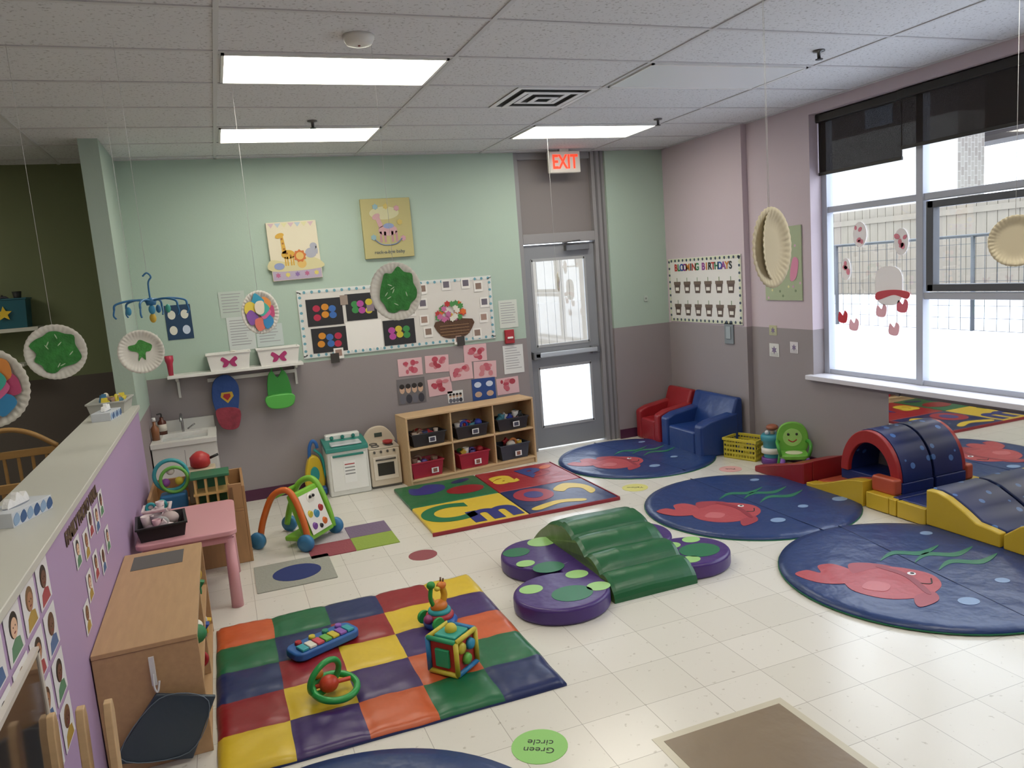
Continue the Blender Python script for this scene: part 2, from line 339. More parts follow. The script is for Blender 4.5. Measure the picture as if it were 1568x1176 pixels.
# ================== FLOOR MATS
random.seed(4)
def puff(name,x0,x1,y0,y1,nc,nr,colf,h=.032,k=12):
    top()
    V=[];F=[];FM=[];mats=[];W=nc*k;Hh=nr*k
    for j in range(Hh+1):
        for i in range(W+1):
            u=i/W*nc;v=j/Hh*nr;fu=u%1;fv=v%1
            if i==W: fu=0
            if j==Hh: fv=0
            e=min(fu,1-fu,fv,1-fv); z=h*(.78+.3*min(1,e*6)**.5)
            x=x0+(x1-x0)*i/W;y=y0+(y1-y0)*j/Hh
            z+=.006*noise.noise(Vector((x*9,y*9,0)))+.003*noise.noise(Vector((x*25,y*12,3)))
            x+=.008*noise.noise(Vector((0,y*4,1)));y+=.008*noise.noise(Vector((x*4,0,2)))
            if i in(0,W) or j in(0,Hh): z*=.45
            V.append((x,y,z))
    for j in range(Hh):
        for i in range(W):
            a=j*(W+1)+i; F.append((a,a+1,a+W+2,a+W+1)); c=colf(i//k,j//k)
            if c not in mats: mats.append(c)
            FM.append(mats.index(c))
    B=len(V); per=[(i,0) for i in range(W)]+[(W,j) for j in range(Hh)]+[(i,Hh) for i in range(W,0,-1)]+[(0,j) for j in range(Hh,0,-1)]
    ids=[j*(W+1)+i for i,j in per]
    for a in ids: V.append((V[a][0],V[a][1],0))
    n=len(ids); mats.append(NAVY)
    for q in range(n): F.append((ids[q],B+q,B+(q+1)%n,ids[(q+1)%n])); FM.append(mats.index(NAVY))
    return mk(name,V,F,[vinyl(c) for c in mats],smooth=True,fm=FM)
seq=[ORG,GRN,NAVY,RED,YEL,PUR]
puff('patchwork_play_mat',-.225,1.29,3.05,4.52,5,5,lambda c,r: seq[(c+(4-r))%6])
# ABC mat
grp('alphabet_play_mat',(1.30,5.40,0))
w=.78;hh=.70
for i,(cx,cy,c) in enumerate(((0,1,GRN),(1,1,'#98242c'),(0,0,'#d2b43c'),(1,0,NAVY))):
    prism('pad%d'%i,rrect(cx*w+.003,(cx+1)*w-.003,cy*hh+.003,(cy+1)*hh-.003,.02),0,.028,vinyl(c),bev=.008)
def lt(n,s,x,y,size,c,r=0): text(n,s,size,(x,y,.030),M(c,.4),rot=(0,0,r),off=.022,ext=.0008)
ff('blob_a',smooth([(.1,1.08),(.25,1.02),(.4,1.1),(.42,1.25),(.3,1.33),(.2,1.25),(.12,1.28)]),.0285,M('#26327a',.4))
ff('ellipse_e',ell(.56,.98,.17,.13),.0285,M(RED,.4)); ff('leaf',ell(.6,1.27,.1,.05,rot=.4),.0285,M(NAVY,.4))
lt('letter_a','a',.95,1.1,.5,'#d2b43c'); lt('letter_b','B',1.28,1.12,.42,'#2c3a78',.2)
ff('leaf_r',ell(1.45,1.25,.08,.05,rot=.7),.0285,M('#c9602c',.4))
lt('letter_c','C',.22,.38,.6,'#1f6d48'); lt('letter_n','m',.55,.23,.55,'#232d72')
ff('ring_o',ell(1.0,.46,.17,.19),.0285,M('#9c2a3a',.4)); ff('ring_in',ell(1.0,.46,.08,.1),.0302,M('#3f3a7a',.4))
ff('moon',smooth([(1.2,.5),(1.35,.62),(1.48,.5),(1.5,.3),(1.42,.22),(1.42,.4),(1.33,.46),(1.25,.4)]),.0285,M('#d2b43c',.4))
ff('bar',smooth([(.85,.12),(1.1,.2),(1.3,.12),(1.28,.06),(1.1,.12),(.88,.05)]),.0285,M('#d2b43c',.4))
mbox('border',[(-.01,1.57,-.012,.0,0,.03),(1.56,1.572,0,1.40,0,.03)],M('#8a1f2a',.4),bev=.004)
grp('colour_square_rug',(.41,5.42,0))
for i,(a,b,c) in enumerate(((0,1,'#b5aeb2'),(1,1,'#75647c'),(0,0,'#8f4850'),(1,0,'#8aa044'))):
    prism('tile%d'%i,rect(a*.32,(a+1)*.32-.003,b*.29,(b+1)*.29-.003),0,.006,M(c,.9,.3,60))
grp('oval_rug',(.02,4.98,0)); prism('pad',rrect(0,.51,0,.5,.01),0,.006,M('#98998f',.95,.3,60)); ff('oval',ell(.27,.24,.16,.15),.006,M('#27356b',.9))
def dot(n,x,y,r,c,t=None):
    grp(n,(x,y,0)); prism('disc',ell(0,0,r,r,36),0,.002,M(c,.5))
    if t: text('lettering',t,.05,(0,0,.0025),M('#222222'),rot=(0,0,2.6),ext=.0003)
dot('floor_dot',1.13,5.07,.10,'#8e4a50'); dot('floor_dot',1.0,2.69,.115,'#8cc46c','Green\ncircle'); dot('floor_dot',3.14,5.62,.11,'#d0ca78','Yellow'); dot('floor_dot',4.12,5.62,.10,'#d8a4a0','Pink')
def fishmat(cx,cy,r=.79,z0=0,rot=0,fold=0):
    grp('fish_play_mat',(cx,cy,z0),rot)
    V=[(0,0,.026)];F=[];seg=72;NR=14
    for j in range(1,NR+1):
        rr=r*j/NR
        for i in range(seg):
            a=2*PI*i/seg; x,y=rr*math.cos(a),rr*math.sin(a)
            wv=.0035*noise.noise(Vector((x*5+cx*7,y*5,cy)))*(1 if j<NR else 0)
            V.append((x,y,(.026 if j<NR else .016)+min(0,wv)))
    for i in range(seg): V.append((r*math.cos(2*PI*i/seg),r*math.sin(2*PI*i/seg),0))
    for i in range(seg): F.append((0,1+i,1+(i+1)%seg))
    for j in range(NR):
        for i in range(seg): F.append((1+j*seg+i,1+(j+1)*seg+i,1+(j+1)*seg+(i+1)%seg,1+j*seg+(i+1)%seg))
    mk('pad',V,F,M('#20386a',.34,.7,6),smooth=True)
    prism('underside',ell(0,0,r+.006,r+.006,56),0,.006,M('#1a6a46',.5))
    F_=M('#ae484e',.4,.5,7); z=.0262
    S=lambda L:[(x*r,y*r) for x,y in L]
    ff('fish_body',smooth(S([(-.05,-.12),(-.12,-.32),(-.35,-.42),(-.58,-.36),(-.7,-.16),(-.62,.04),(-.4,.13),(-.2,.08)])),z,F_)
    ff('fish_tail',smooth(S([(-.62,-.05),(-.82,.02),(-.9,.22),(-.78,.26),(-.72,.18),(-.66,.3),(-.54,.28),(-.5,.1)])),z+.0004,F_)
    ff('fish_back_fin',smooth(S([(-.52,.08),(-.44,.24),(-.3,.2),(-.2,.08),(-.36,.1)])),z+.0006,M('#9e3c46',.4))
    ff('fish_belly_fin',smooth(S([(-.4,-.4),(-.48,-.54),(-.3,-.5),(-.24,-.38)])),z+.0006,M('#9e3c46',.4))
    ff('fish_fin',smooth(S([(-.42,-.18),(-.52,-.26),(-.62,-.16),(-.5,-.08)])),z+.0016,M('#c0666a',.4))
    ff('fish_stripe',smooth(S([(-.3,.11),(-.24,-.1),(-.3,-.38),(-.26,-.38),(-.19,-.1),(-.25,.11)])),z+.0016,M('#8e323e',.4))
    ff('fish_eye',ell(-.16*r,-.08*r,.028*r),z+.0018,M('#eeeeee',.4)); ff('fish_pupil',ell(-.155*r,-.08*r,.014*r),z+.0036,M('#111111',.4))
    path('smile',[(-.1*r,-.2*r,z+.001),(-.16*r,-.27*r,z+.001),(-.22*r,-.24*r,z+.001)],.004,M('#222222',.4))
    for i,(a,b) in enumerate(((-.2,.2),(0,.08),(.05,-.1))):
        ff('seaweed%d'%i,smooth(S([(a,b),(a+.18,b+.07),(a+.36,b-.02),(a+.6,b+.1),(a+.38,b+.05),(a+.2,b+.13)])),z,M('#2c7458',.4,.3,5))
    for i,(a,b,q) in enumerate(((.72,-.42,.075),(-.14,-.58,.07),(.3,-.4,.05),(.5,.55,.05))): ff('bubble%d'%i,ell(a*r,b*r,q*r,q*r*.8),z,M('#7f98bc',.4))
    box('seam',-.002,.002,-r*.99,r*.99,.022,.0275,M('#14244c',.5))
fishmat(3.66,6.5,.76,rot=.1); fishmat(3.62,4.72,z0=0); fishmat(3.63,3.17,z0=.006,rot=-.15); fishmat(.16,2.2,rot=.3)
grp('butterfly_foam_mat')
pm=vinyl('#43296e'); dg=M('#1f6e49',.4); lg=M('#9ac87c',.4)
for i,(x,y,rx,ry) in enumerate(((1.63,3.83,.28,.26),(1.76,4.43,.26,.28),(2.56,3.96,.27,.24),(2.42,4.40,.26,.26),(2.1,4.12,.36,.3))):
    prism('lobe%d'%i,ell(x,y,rx,ry,40),0,.1 if i<4 else .098,pm,bev=.022)
for i,(x,y,q,c) in enumerate(((1.66,3.75,.12,dg),(1.48,3.92,.07,lg),(1.83,3.76,.07,lg),(1.70,4.17,.1,dg),(1.60,4.30,.06,lg),(1.84,4.60,.1,lg),(1.62,4.51,.09,dg),(2.62,3.92,.13,dg),(2.49,3.82,.06,lg),(2.68,4.10,.06,lg),(2.45,4.42,.12,dg),(1.80,3.98,.07,lg),(2.52,4.08,.06,lg))):
    ff('spot%d'%i,ell(x,y,q,q*.85),.1,c)
grp('foam_climbing_ramp')
y0,y1,hm=3.70,4.90,.27
top_=[]
for i in range(129):
    t=i/128; y=y0+(y1-y0)*t
    if t<.6:
        s=t/.6; z=.03+(hm-.03)*s**.8+.05*abs(math.sin(s*PI*4))**.55*(1-.25*s)
    else: s=(1-t)/.4; z=hm*(.05+.95*math.sin(s*PI/2)**.9)
    top_.append((y,z))
prof=[(y0,0)]+top_+[(y1,0)]
V=[];F=[];FM=[];N=len(prof)
xsn=[1.90,1.925,1.98,2.08,2.18,2.28,2.38,2.43,2.455]; zs=[.9,.975,1,1,1,1,1,.975,.9]
for k_,x in enumerate(xsn):
    for (y,z) in prof: V.append((x+.012*noise.noise(Vector((y*5,x,0))),y,z*zs[k_]+.008*noise.noise(Vector((x*8,y*8,5)))*(z>0)))
for k_ in range(len(xsn)-1):
    for j in range(N-1): F.append((k_*N+j,k_*N+j+1,(k_+1)*N+j+1,(k_+1)*N+j)); FM.append(0)
F.append(tuple(range(N))); FM.append(1); F.append(tuple((len(xsn)-1)*N+j for j in range(N))); FM.append(1)
mk('ramp_body',V,F,[vinyl('#1d5c36'),vinyl('#557034')],smooth=False,fm=FM)
grp('taped_kraft_paper',(1.42,1.55,0)); box('clear_tape_border',0,.64,0,.97,0,.0015,M('#c5beaa',.25)); box('paper',.035,.605,.035,.935,.0015,.0025,M('#83735f',.3,.2,8,var=.1,vs=6))

# ================== FURNITURE
def rnd(L): return random.choice(L)
TOYC=['#a8262c','#2a4a9a','#c9a63a','#3b7a4a','#7b5a48','#d8d0c4','#5a4a8a','#c77a3a','#8a6a58','#2c2c34']
def toys(x0,x1,y0,y1,z0,z1,n,cols=TOYC,s=.045):
    for i in range(n):
        x=random.uniform(x0+s,x1-s);y=random.uniform(y0+s,y1-s);z=z0+(z1-z0)*random.random()
        c=M(rnd(cols),.5); t=i%4; q=s*random.uniform(.7,1.15)
        if t==0: sph('toy_ball%d'%i,(x,y,z),(q,q*.9,q*.8),c,12,8)
        elif t==1: prism('toy_star%d'%i,[(x+a,z+b) for a,b in star(0,0,q*1.1,.6)],y-q*.4,y+q*.4,c,'y',bev=.003)
        elif t==2: tor('toy_ring%d'%i,(x,y,z),q*.8,q*.3,c,'y')
        else: lathe('toy_cup%d'%i,[(q*.5,-q),(q*.8,q),(q*.7,q),(q*.4,-q*.8)],c,(x,y,z),14)
def bin_(name,loc,rz,w,d,h,col,n,cols=TOYC,front=True,t=.008):
    grp(name,loc,rz); m=M(col,.4)
    def ring(a,z,e): return [(-w/2*a-e,-d/2*a-e,z),(w/2*a+e,-d/2*a-e,z),(w/2*a+e,d/2*a+e,z),(-w/2*a-e,d/2*a+e,z)]
    V=ring(.88,0,0)+ring(1,h-.012,0)+ring(1,h-.012,.008)+ring(1,h,.008)+ring(1,h,-t)+ring(.88,t,-t); F=[(3,2,1,0)]
    for k in range(5):
        for i in range(4): F.append((k*4+i,k*4+(i+1)%4,k*4+4+(i+1)%4,k*4+4+i))
    F.append((20,21,22,23)); mk('tub',V,F,m,bev=.002)
    toys(-w/2*.9,w/2*.9,-d/2*.9,d/2*.9,h*.55,h*1.05,n,cols,min(.045,d*.2))
RZ=math.radians(7.2)
WD=wood('#c9aa82'); WI=wood('#a98a63')
SX,SY=1.475,6.80
grp('toy_shelf',(SX,SY,0),RZ)
W_,D_,H_=1.34,.28,.66
mbox('carcass',[(0,.018,0,D_,0,H_-.018),(W_-.018,W_,0,D_,0,H_-.018),(0,W_,0,D_,H_-.018,H_),(.018,W_-.018,.002,D_,.05,.068),(.018,W_-.018,.005,D_,.345,.363),(.44,.455,.005,D_,.06,H_-.018),(.885,.90,.005,D_,.06,H_-.018),(.018,W_-.018,.02,.035,0,.05)],WD,bev=.003)
box('back_panel',.01,W_-.01,D_-.012,D_-.002,.05,H_-.02,WI)
def loc_in(x,y,z): 
    return (SX+x*math.cos(RZ)-y*math.sin(RZ),SY+x*math.sin(RZ)+y*math.cos(RZ),z)
for i in range(3):
    cx=.225+.445*i
    bin_('red_toy_bin' if i<2 else 'clear_toy_bin',loc_in(cx-(.04 if i==0 else 0),.13,.07),RZ,.32,.21,.15,'#a3243a' if i<2 else '#3a3f4a',9)
    bin_('black_toy_bin' if i!=1 else 'grey_toy_bin',loc_in(cx,.13,.365),RZ,.34,.21,.12,'#2a2a2e',16,['#8a6a58','#6b4c3c','#c9b8a8','#a8262c','#2a3a6a','#c77a3a'] if i==0 else ['#2a3a9a','#222222','#a8262c','#d0ccc8','#3b7a8a'])
    grp('bin_label',loc_in(cx+.02,.0,.0),RZ); box('card',-.035,.035,-.002,0,.40,.45,M('#e8e8e8')); box('picture',-.025,.025,-.003,-.001,.407,.443,M('#4a4a5a')); box('card_low',-.035,.035,-.002,0,.105,.155,M('#e8e8e8')); box('picture_low',-.02,.02,-.003,-.001,.112,.148,M('#8a5a4a'))
grp('toy_washing_machine',(.76,6.95,0))
cw=M('#dcdcd6',.4); tl=M('#2a7f74',.4)
prism('body',[(0,0),(.33,0),(.33,.42),(.24,.47),(0,.42)],0,.375,cw,'x',bev=.015)
prism('top_trim',[(-.01,.41),(0,.45),(.2,.48),(.33,.49),(.33,.45),(.2,.44)],-.006,.381,tl,'x',bev=.006)
box('lid',.05,.33,.02,.2,.455,.475,M('#b9bfc2',.3),bev=.01); box('console',.03,.35,.24,.32,.44,.53,cw,bev=.015)
for i in range(3): lathe('knob%d'%i,[(.018,0),(.015,-.02)],tl,(.09+.1*i,.24,.5),16,'y')
box('door_panel',.03,.35,-.008,.0,.05,.38,M('#ecece8',.4),bev=.004); box('leaflet',.14,.25,-.012,-.008,.12,.32,M('#f2f2f0'));
for i in range(4): box('leaflet_line%d'%i,.15,.24,-.0135,-.012,.285-.03*i,.295-.03*i,M('#b04a4a' if i==0 else '#8a8a8a'))
box('handle',.05,.33,-.022,0,.365,.385,tl,bev=.005)
g=grp('toy_stove',(1.148,6.99,0)); g.scale=(.82,1,1)
cr=M('#d5c8b4',.45); dk=M('#55524f',.4)
box('body',0,.35,0,.30,.02,.37,cr,bev=.012); box('base',.01,.34,.01,.3,0,.03,dk)
box('cooktop',.0,.35,.0,.24,.37,.385,M('#c2b7a6',.35),bev=.005)
for a,b in ((.09,.07),(.25,.07),(.09,.17),(.25,.17)): tor('burner',(a,b,.388),.042,.006,dk)
prism('backsplash',smooth([(.01,.37),(.34,.37),(.345,.44),(.27,.52),(.18,.54),(.08,.52),(.005,.44)],5),.24,.29,cr,'y',bev=.008)
for i in range(4): lathe('knob%d'%i,[(.014,0),(.011,-.018)],dk,(.06+.075*i,-.0,.345),14,'y')
box('oven_door',.035,.315,-.01,0,.08,.30,M('#e2d8c8',.4),bev=.008); box('oven_window',.08,.27,-.013,-.009,.12,.24,M('#3b3735',.2),bev=.004); tube('oven_handle',(.06,-.03,.275),(.29,-.03,.275),.008,dk); box('clock',.13,.22,.236,.241,.44,.48,M('#3b4a44')); lathe('pan',[(.05,0),(.06,.025),(.055,.025),(.045,.004)],M('#a83232',.4),(.25,.12,.392))
grp('toy_vacuum_cleaner',(.65,7.18,0))
yl=M('#d8b92e',.4);bl=M('#2b63a8',.4);tq=M('#2a9a9a',.4)
prism('bag',smooth([(-.07,.06),(.08,.06),(.09,.2),(.06,.34),(-.02,.36),(-.07,.22)]),-.05,.05,yl,'y',bev=.02)
box('head',-.1,.1,-.12,.05,.01,.08,bl,bev=.02); prism('window',ell(.01,.2,.04,.07),-.06,-.05,tq,'y'); path('handle',[(-.02,0,.32),(-.01,0,.44),(.02,0,.5),(.05,0,.48),(.06,0,.43)],.016,bl); path('hose',[(.08,0,.1),(.1,-.02,.2),(.09,0,.34),(.03,0,.42)],.013,tq)
def foamchair(x0,x1,y0,y1,col,h=.54,arm=.35,seat=.24):
    d=x1-x0;w=y1-y0
    grp('foam_armchair',((x0+x1)/2,(y0+y1)/2,0),-PI/2)
    m=vinyl(col); a=.13 if w>.6 else .1
    box('seat',-w/2+a,w/2-a,-d/2+.005,d/2-.12,0,seat,m,bev=.025)
    prism('arm_left',[(-d/2,0),(d/2-.06,0),(d/2-.06,arm+.05),(-d/2+.1,arm),(-d/2,arm-.04)],-w/2,-w/2+a,m,'x',bev=.025)
    prism('arm_right',[(-d/2,0),(d/2-.06,0),(d/2-.06,arm+.05),(-d/2+.1,arm),(-d/2,arm-.04)],w/2-a,w/2,m,'x',bev=.025)
    prism('back',[(d/2-.16,0),(d/2,0),(d/2,h),(d/2-.07,h+.01),(d/2-.17,seat)],-w/2+.01,w/2-.01,m,'x',bev=.025)
foamchair(4.13,4.62,6.06,6.78,'#203c78',h=.53); foamchair(4.13,4.62,6.82,7.29,'#96242a',h=.52)
grp('yellow_basket',(4.50,5.88,0),-math.radians(70))
yb=M('#c9ba40',.45)
L_=[]
w,d,h=.34,.24,.19
for z in (0,.045,.09,.135): 
    L_+=[(-w/2,w/2,-d/2,-d/2+.006,z,z+.022),(-w/2,w/2,d/2-.006,d/2,z,z+.022),(-w/2,-w/2+.006,-d/2,d/2,z,z+.022),(w/2-.006,w/2,-d/2,d/2,z,z+.022)]
for i in range(12):
    x=-w/2+i*w/11.4; L_+=[(x,x+.008,-d/2,-d/2+.006,0,h),(x,x+.008,d/2-.006,d/2,0,h)]
for i in range(8):
    y=-d/2+i*d/7.4; L_+=[(-w/2,-w/2+.006,y,y+.008,0,h),(w/2-.006,w/2,y,y+.008,0,h)]
mbox('lattice',L_+[(-w/2,w/2,-d/2,d/2,0,.006)],yb)
mbox('rim',[(-w/2-.01,w/2+.01,-d/2-.01,-d/2+.008,h-.02,h+.006),(-w/2-.01,w/2+.01,d/2-.008,d/2+.01,h-.02,h+.006),(-w/2-.01,-w/2+.008,-d/2,d/2,h-.02,h+.006),(w/2-.008,w/2+.01,-d/2,d/2,h-.02,h+.006)],yb,bev=.004)
toys(-.14,.14,-.09,.09,.05,.14,10,['#c9b83a','#d8d0c4','#8a6a58','#2a4a9a'])
grp('toy_drum_table',(4.55,5.57,0))
lathe('drum',[(.085,0),(.085,.02),(.075,.03),(.085,.2),(.1,.21),(.105,.25),(.09,.27)],M('#3a8fa0',.4)); lathe('band',[(.1,.1),(.1,.15)],M('#e6e2da',.4)); lathe('base',[(.10,0),(.10,.05),(.09,.06)],M('#6a3a8a',.4))
lathe('post',[(.02,.27),(.018,.32)],M('#d8b8a0',.4)); sph('mushroom_cap',(0,0,.33),(.055,.055,.03),M('#9a5a40',.4)); sph('shaker',(.06,-.02,.29),(.025,.025,.02),M('#c9b83a',.4)); sph('ball',(-.06,.0,.29),.02,M('#d8d8e0',.4))
g=grp('green_toy_chair',(4.51,5.25,0),-math.radians(35)); g.scale=(.88,.88,.97)
g1=M('#76b848',.4);g2=M('#4a9a3a',.4)
prism('seat',rrect(-.13,.13,-.14,.12,.06),.13,.17,g1,bev=.01)
prism('backrest',smooth([(-.12,.16),(-.15,.3),(-.1,.4),(0,.43),(.1,.4),(.15,.3),(.12,.16)],5),.09,.13,g1,'y',bev=.012)
prism('seat_face',ell(0,-.02,.08,.07),.171,.175,M('#e0dcc0',.4)); prism('back_face',ell(0,.29,.09,.08),.082,.09,M('#a8d878',.4),'y')
for a in (-.04,.04): sph('eye',(a,.08,.32),.012,M('#222222'))
path('smile',[(-.04,.08,.27),(0,.078,.25),(.04,.08,.27)],.005,M('#a83232'))
for a in (-1,1):
    for b in (-1,1): tube('leg',(a*.11,b*.1-.01,.14),(a*.13,b*.12-.01,0),.024,M('#7a4aa0',.4) if b<0 else g2,.028)
    path('arm',[(a*.13,-.1,.16),(a*.15,-.1,.24),(a*.15,.05,.26),(a*.13,.1,.25)],.016,g2)
RV=vinyl('#8e2226');YV=vinyl('#c9a930');NV=vinyl('#1b2a66');OV=vinyl('#b5523a')
grp('foam_wedge_ramp'); prism('wedge_front',[(5.44,0),(4.83,0),(4.83,.2),(5.44,.05)],4.24,4.34,RV,'x',bev=.012); prism('wedge_rear',[(5.04,0),(4.83,0),(4.83,.2),(5.04,.148)],4.34,4.68,RV,'x',bev=.006)
grp('foam_wave_step')
wv=[(4.80,0),(4.22,0),(4.22,.19)]+[(4.22+.58*t,.19-.14*(.5-.5*math.cos(PI*t))) for t in (.1,.25,.4,.55,.7,.85,1)]
prism('yellow_body',wv,4.24,4.34,YV,'x',bev=.006)
prism('orange_body',[(a if a<4.7 else 4.78,b) for a,b in wv],4.34,4.68,OV,'x',bev=.006)
grp('foam_tunnel')
def arch(ro,ri,yc,zb,n=20):
    return [(yc+ro*math.cos(PI*i/n),zb+ro*1.25*math.sin(PI*i/n)) for i in range(n+1)]+[(yc+ri*math.cos(PI-PI*i/n),zb+ri*1.25*math.sin(PI-PI*i/n)) for i in range(n+1)]
prism('red_rim',arch(.275,.2,4.28,.2),4.36,4.40,vinyl('#9e2a2a'),'x',bev=.008)
prism('star_shell',arch(.28,.21,4.28,.2),4.40,4.68,STARS,'x',bev=.005)
prism('plinth',rect(3.99,4.57,.12,.2),4.38,4.68,NV,'x',bev=.008); prism('plinth_base',rect(3.99,4.22,0,.12),4.34,4.68,YV,'x',bev=.008)
box('orange_block',4.3,4.38,3.99,4.2,.12,.24,OV,bev=.02)
grp('foam_floor_block')
for a,b in ((3.68,3.915),(3.925,4.17)):
    if b>4: b=3.985
    prism('yellow_side',rect(a,b,.006,.125),4.24,4.28,YV,'x',bev=.008); prism('navy_body',rect(a,b,.006,.13),4.28,4.68,NV,'x',bev=.01)
prism('yellow_side',rect(3.99,4.19,.006,.125),4.24,4.335,YV,'x',bev=.008)
grp('foam_star_stair')
pf=[(3.66,0.03),(3.14,.03),(3.14,.12),(3.2,.13),(3.3,.14),(3.38,.19),(3.5,.25),(3.58,.27),(3.66,.27)]
prism('yellow_side',pf,4.22,4.28,YV,'x',bev=.01); prism('star_body',[(a,b+.006) for a,b in pf],4.28,4.68,STARS,'x',bev=.01)
grp('foam_star_block')
pf=[(3.12,0.03),(2.5,.03),(2.5,.25),(2.9,.25),(3.02,.2),(3.12,.12)]
prism('yellow_side',pf,4.22,4.28,YV,'x',bev=.01); prism('star_body',[(a,b+.006) for a,b in pf],4.28,4.68,STARS,'x',bev=.01)
grp('wall_mirror'); box('glass',4.690,4.697,1.9,4.40,.12,.76,M('#f2f4f4',.02,metal=1)); mbox('clips',[(4.685,4.70,y,y+.03,.755,.775) for y in (2.2,3.1,4.3)],M('#9a9a9a',.3,metal=.8))
grp('wooden_toy_cabinet')
WC=wood('#b8956e',(14,2,14)); x0,x1,y0,y1,h=-.635,-.24,3.31,4.57,.53
mbox('carcass',[(x0,x1,y0,y0+.02,0,h-.02),(x0,x1,y1-.02,y1,0,h-.02),(x0,x1,y0-.005,y1+.005,h-.02,h),(x0+.012,x1,y0+.02,y1-.02,.03,.05),(x0+.012,x1-.005,y0+.02,y1-.02,.27,.288),(x0+.012,x1-.005,(y0+y1)/2-.01,(y0+y1)/2+.01,.05,h-.02),(x0,x0+.012,y0+.02,y1-.02,0,h-.02),(x1-.03,x1-.015,y0+.02,y1-.02,0,.03)],WC,bev=.003)
box('felt_patch',-.58,-.33,4.28,4.5,h,h+.002,M('#5d5a58',.9))
for z0_ in (.06,.3):
    toys(x0+.1,x1+.02,y0+.05,y1-.05,z0_+.03,z0_+.14,16,['#2a7a4a','#a8262c','#2a4a9a','#c9a63a','#222222','#e0dcd0'],.05)
grp('hanging_pouch',(-.40,3.295,.36),0)
mbox('hook',[(-.03,-.01,-.012,0,.0,.12)],M('#d4d4d4',.3)); path('hook_wire',[(-.02,-.012,.05),(-.02,-.03,.0),(-.01,-.03,-.02),(0,-.02,.02)],.004,M('#d0d0d0',.3))
prism('pouch',[(-.02,-.03),(.20,-.10),(.08,-.345),(-.22,-.28)],-.03,-.012,M('#36434f',.35,.3,10),'y',bev=.004)
path('seam',[(-.01,-.034,-.05),(.17,-.034,-.11),(.07,-.034,-.31),(-.18,-.034,-.26)],.002,M('#6a7884'),cyc=True)
grp('pink_kids_table')
pk=M('#d49ca2',.4)
prism('top',rrect(-.61,-.05,4.80,5.56,.05),.465,.5,pk,bev=.01); prism('apron',rrect(-.58,-.08,4.83,5.53,.04),.42,.466,M('#c88f94',.4))
for x,y in ((-.1,4.86),(-.1,5.48),(-.56,4.86),(-.56,5.48)): tube('leg',(x,y,0),(x,y,.44),.036,pk,.03)
bin_('black_tray',(-.47,5.0,.5),0.08,.27,.30,.09,'#1b1b1e',14,['#b9a8a4','#d8c8c8','#8a7a80','#c9a0a8','#a8a8a8'])
grp('wooden_play_unit')
WT=wood('#a98158',(14,14,2))
mbox('carcass',[(-.6,.01,5.64,5.66,0,.38),(.01,.03,5.64,6.25,0,.56),(-.6,-.58,5.66,6.25,0,.56),(-.6,.01,5.64,6.23,.38,.40),(-.08,.01,5.64,5.66,.4,.58),(-.58,.01,6.23,6.25,0,.56)],WT,bev=.004)
box('knob_strip',-.07,-.05,5.63,5.64,.42,.56,M('#7a5a3a'))
grp('toy_dollhouse',(-.19,5.82,.40))
mbox('posts',[(a,a+.015,b,b+.015,0,.24) for a in (-.11,-.04,.03,.1) for b in (-.08,.08)],M('#c9a86a',.5)); mbox('floors',[(-.12,.12,-.09,.1,.11,.125),(-.12,.12,-.09,.1,0,.012)],M('#c9a86a',.5)); box('green_roof',-.13,.13,-.1,.11,.23,.25,M('#2f6b4a',.5),bev=.004); box('green_wall',-.11,.1,.085,.095,.01,.23,M('#2f6b4a',.5))
grp('toy_mixer',(-.25,6.05,.40)); box('stand',-.1,.1,-.08,.08,0,.25,M('#c2b59a',.5),bev=.01)
lathe('pot',[(.05,.25),(.07,.27),(.07,.33),(.05,.35),(.02,.37)],M('#b53232',.4)); tube('pot_handle',(.07,0,.31),(.13,0,.33),.01,M('#222222')); 
grp('toy_activity_ring',(-.45,5.93,.40))
box('base',-.09,.09,-.07,.07,0,.12,M('#2a6a9a',.4),bev=.02); tor('ring_a',(0,0,.25),.11,.014,M('#3a9aa0',.4),'y'); tor('ring_b',(.02,-.03,.22),.09,.012,M('#6ab04a',.4),'y'); sph('bead_a',(.05,0,.2),.03,M('#c9b83a')); sph('bead_b',(-.04,0,.2),.03,M('#8a4a9a')); sph('bead_c',(0,0,.28),.028,M('#e0dcd0'))
bin_('toy_basket',(-.52,5.40,.50),0,.16,.16,.07,'#d8c8c8',9,['#d8c8c8','#2a9aa0','#a8a8a8','#c9b83a'])
grp('hand_sink_cabinet')
sw=M('#dad8d4',.35)
x0,x1,y0,y1=-.63,-.14,6.78,7.32
mbox('carcass',[(x0,x1,y0,y1,0,.70)],sw,bev=.004); mbox('door_gap',[((x0+x1)/2-.002,(x0+x1)/2+.002,y0-.001,y0+.002,.05,.66)],M('#8a8a8a'))
mbox('countertop',[(x0-.005,x1+.01,y0-.02,y0+.08,.70,.74),(x0-.005,x1+.01,y1-.12,y1,.70,.74),(x0-.005,x0+.07,y0+.08,y1-.12,.70,.74),(x1-.06,x1+.01,y0+.08,y1-.12,.70,.74)],sw,bev=.002)
box('basin',x0+.06,x1-.05,y0+.07,y1-.11,.703,.707,M('#c2c4c4',.2)); lathe('drain',[(.025,.708),(.025,.711)],M('#777777',.3,metal=.8),(-.385,7.03,0))
path('faucet',[(-.40,7.25,.74),(-.40,7.25,.86),(-.40,7.20,.90),(-.40,7.12,.88),(-.40,7.10,.85)],.011,M('#a8a8aa',.2,metal=.9)); tube('lever',(-.36,7.25,.76),(-.30,7.22,.80),.007,M('#a8a8aa',.2,metal=.9)); box('splash',x0,x1,7.315,7.325,.74,.84,M('#c9c9c6',.3))
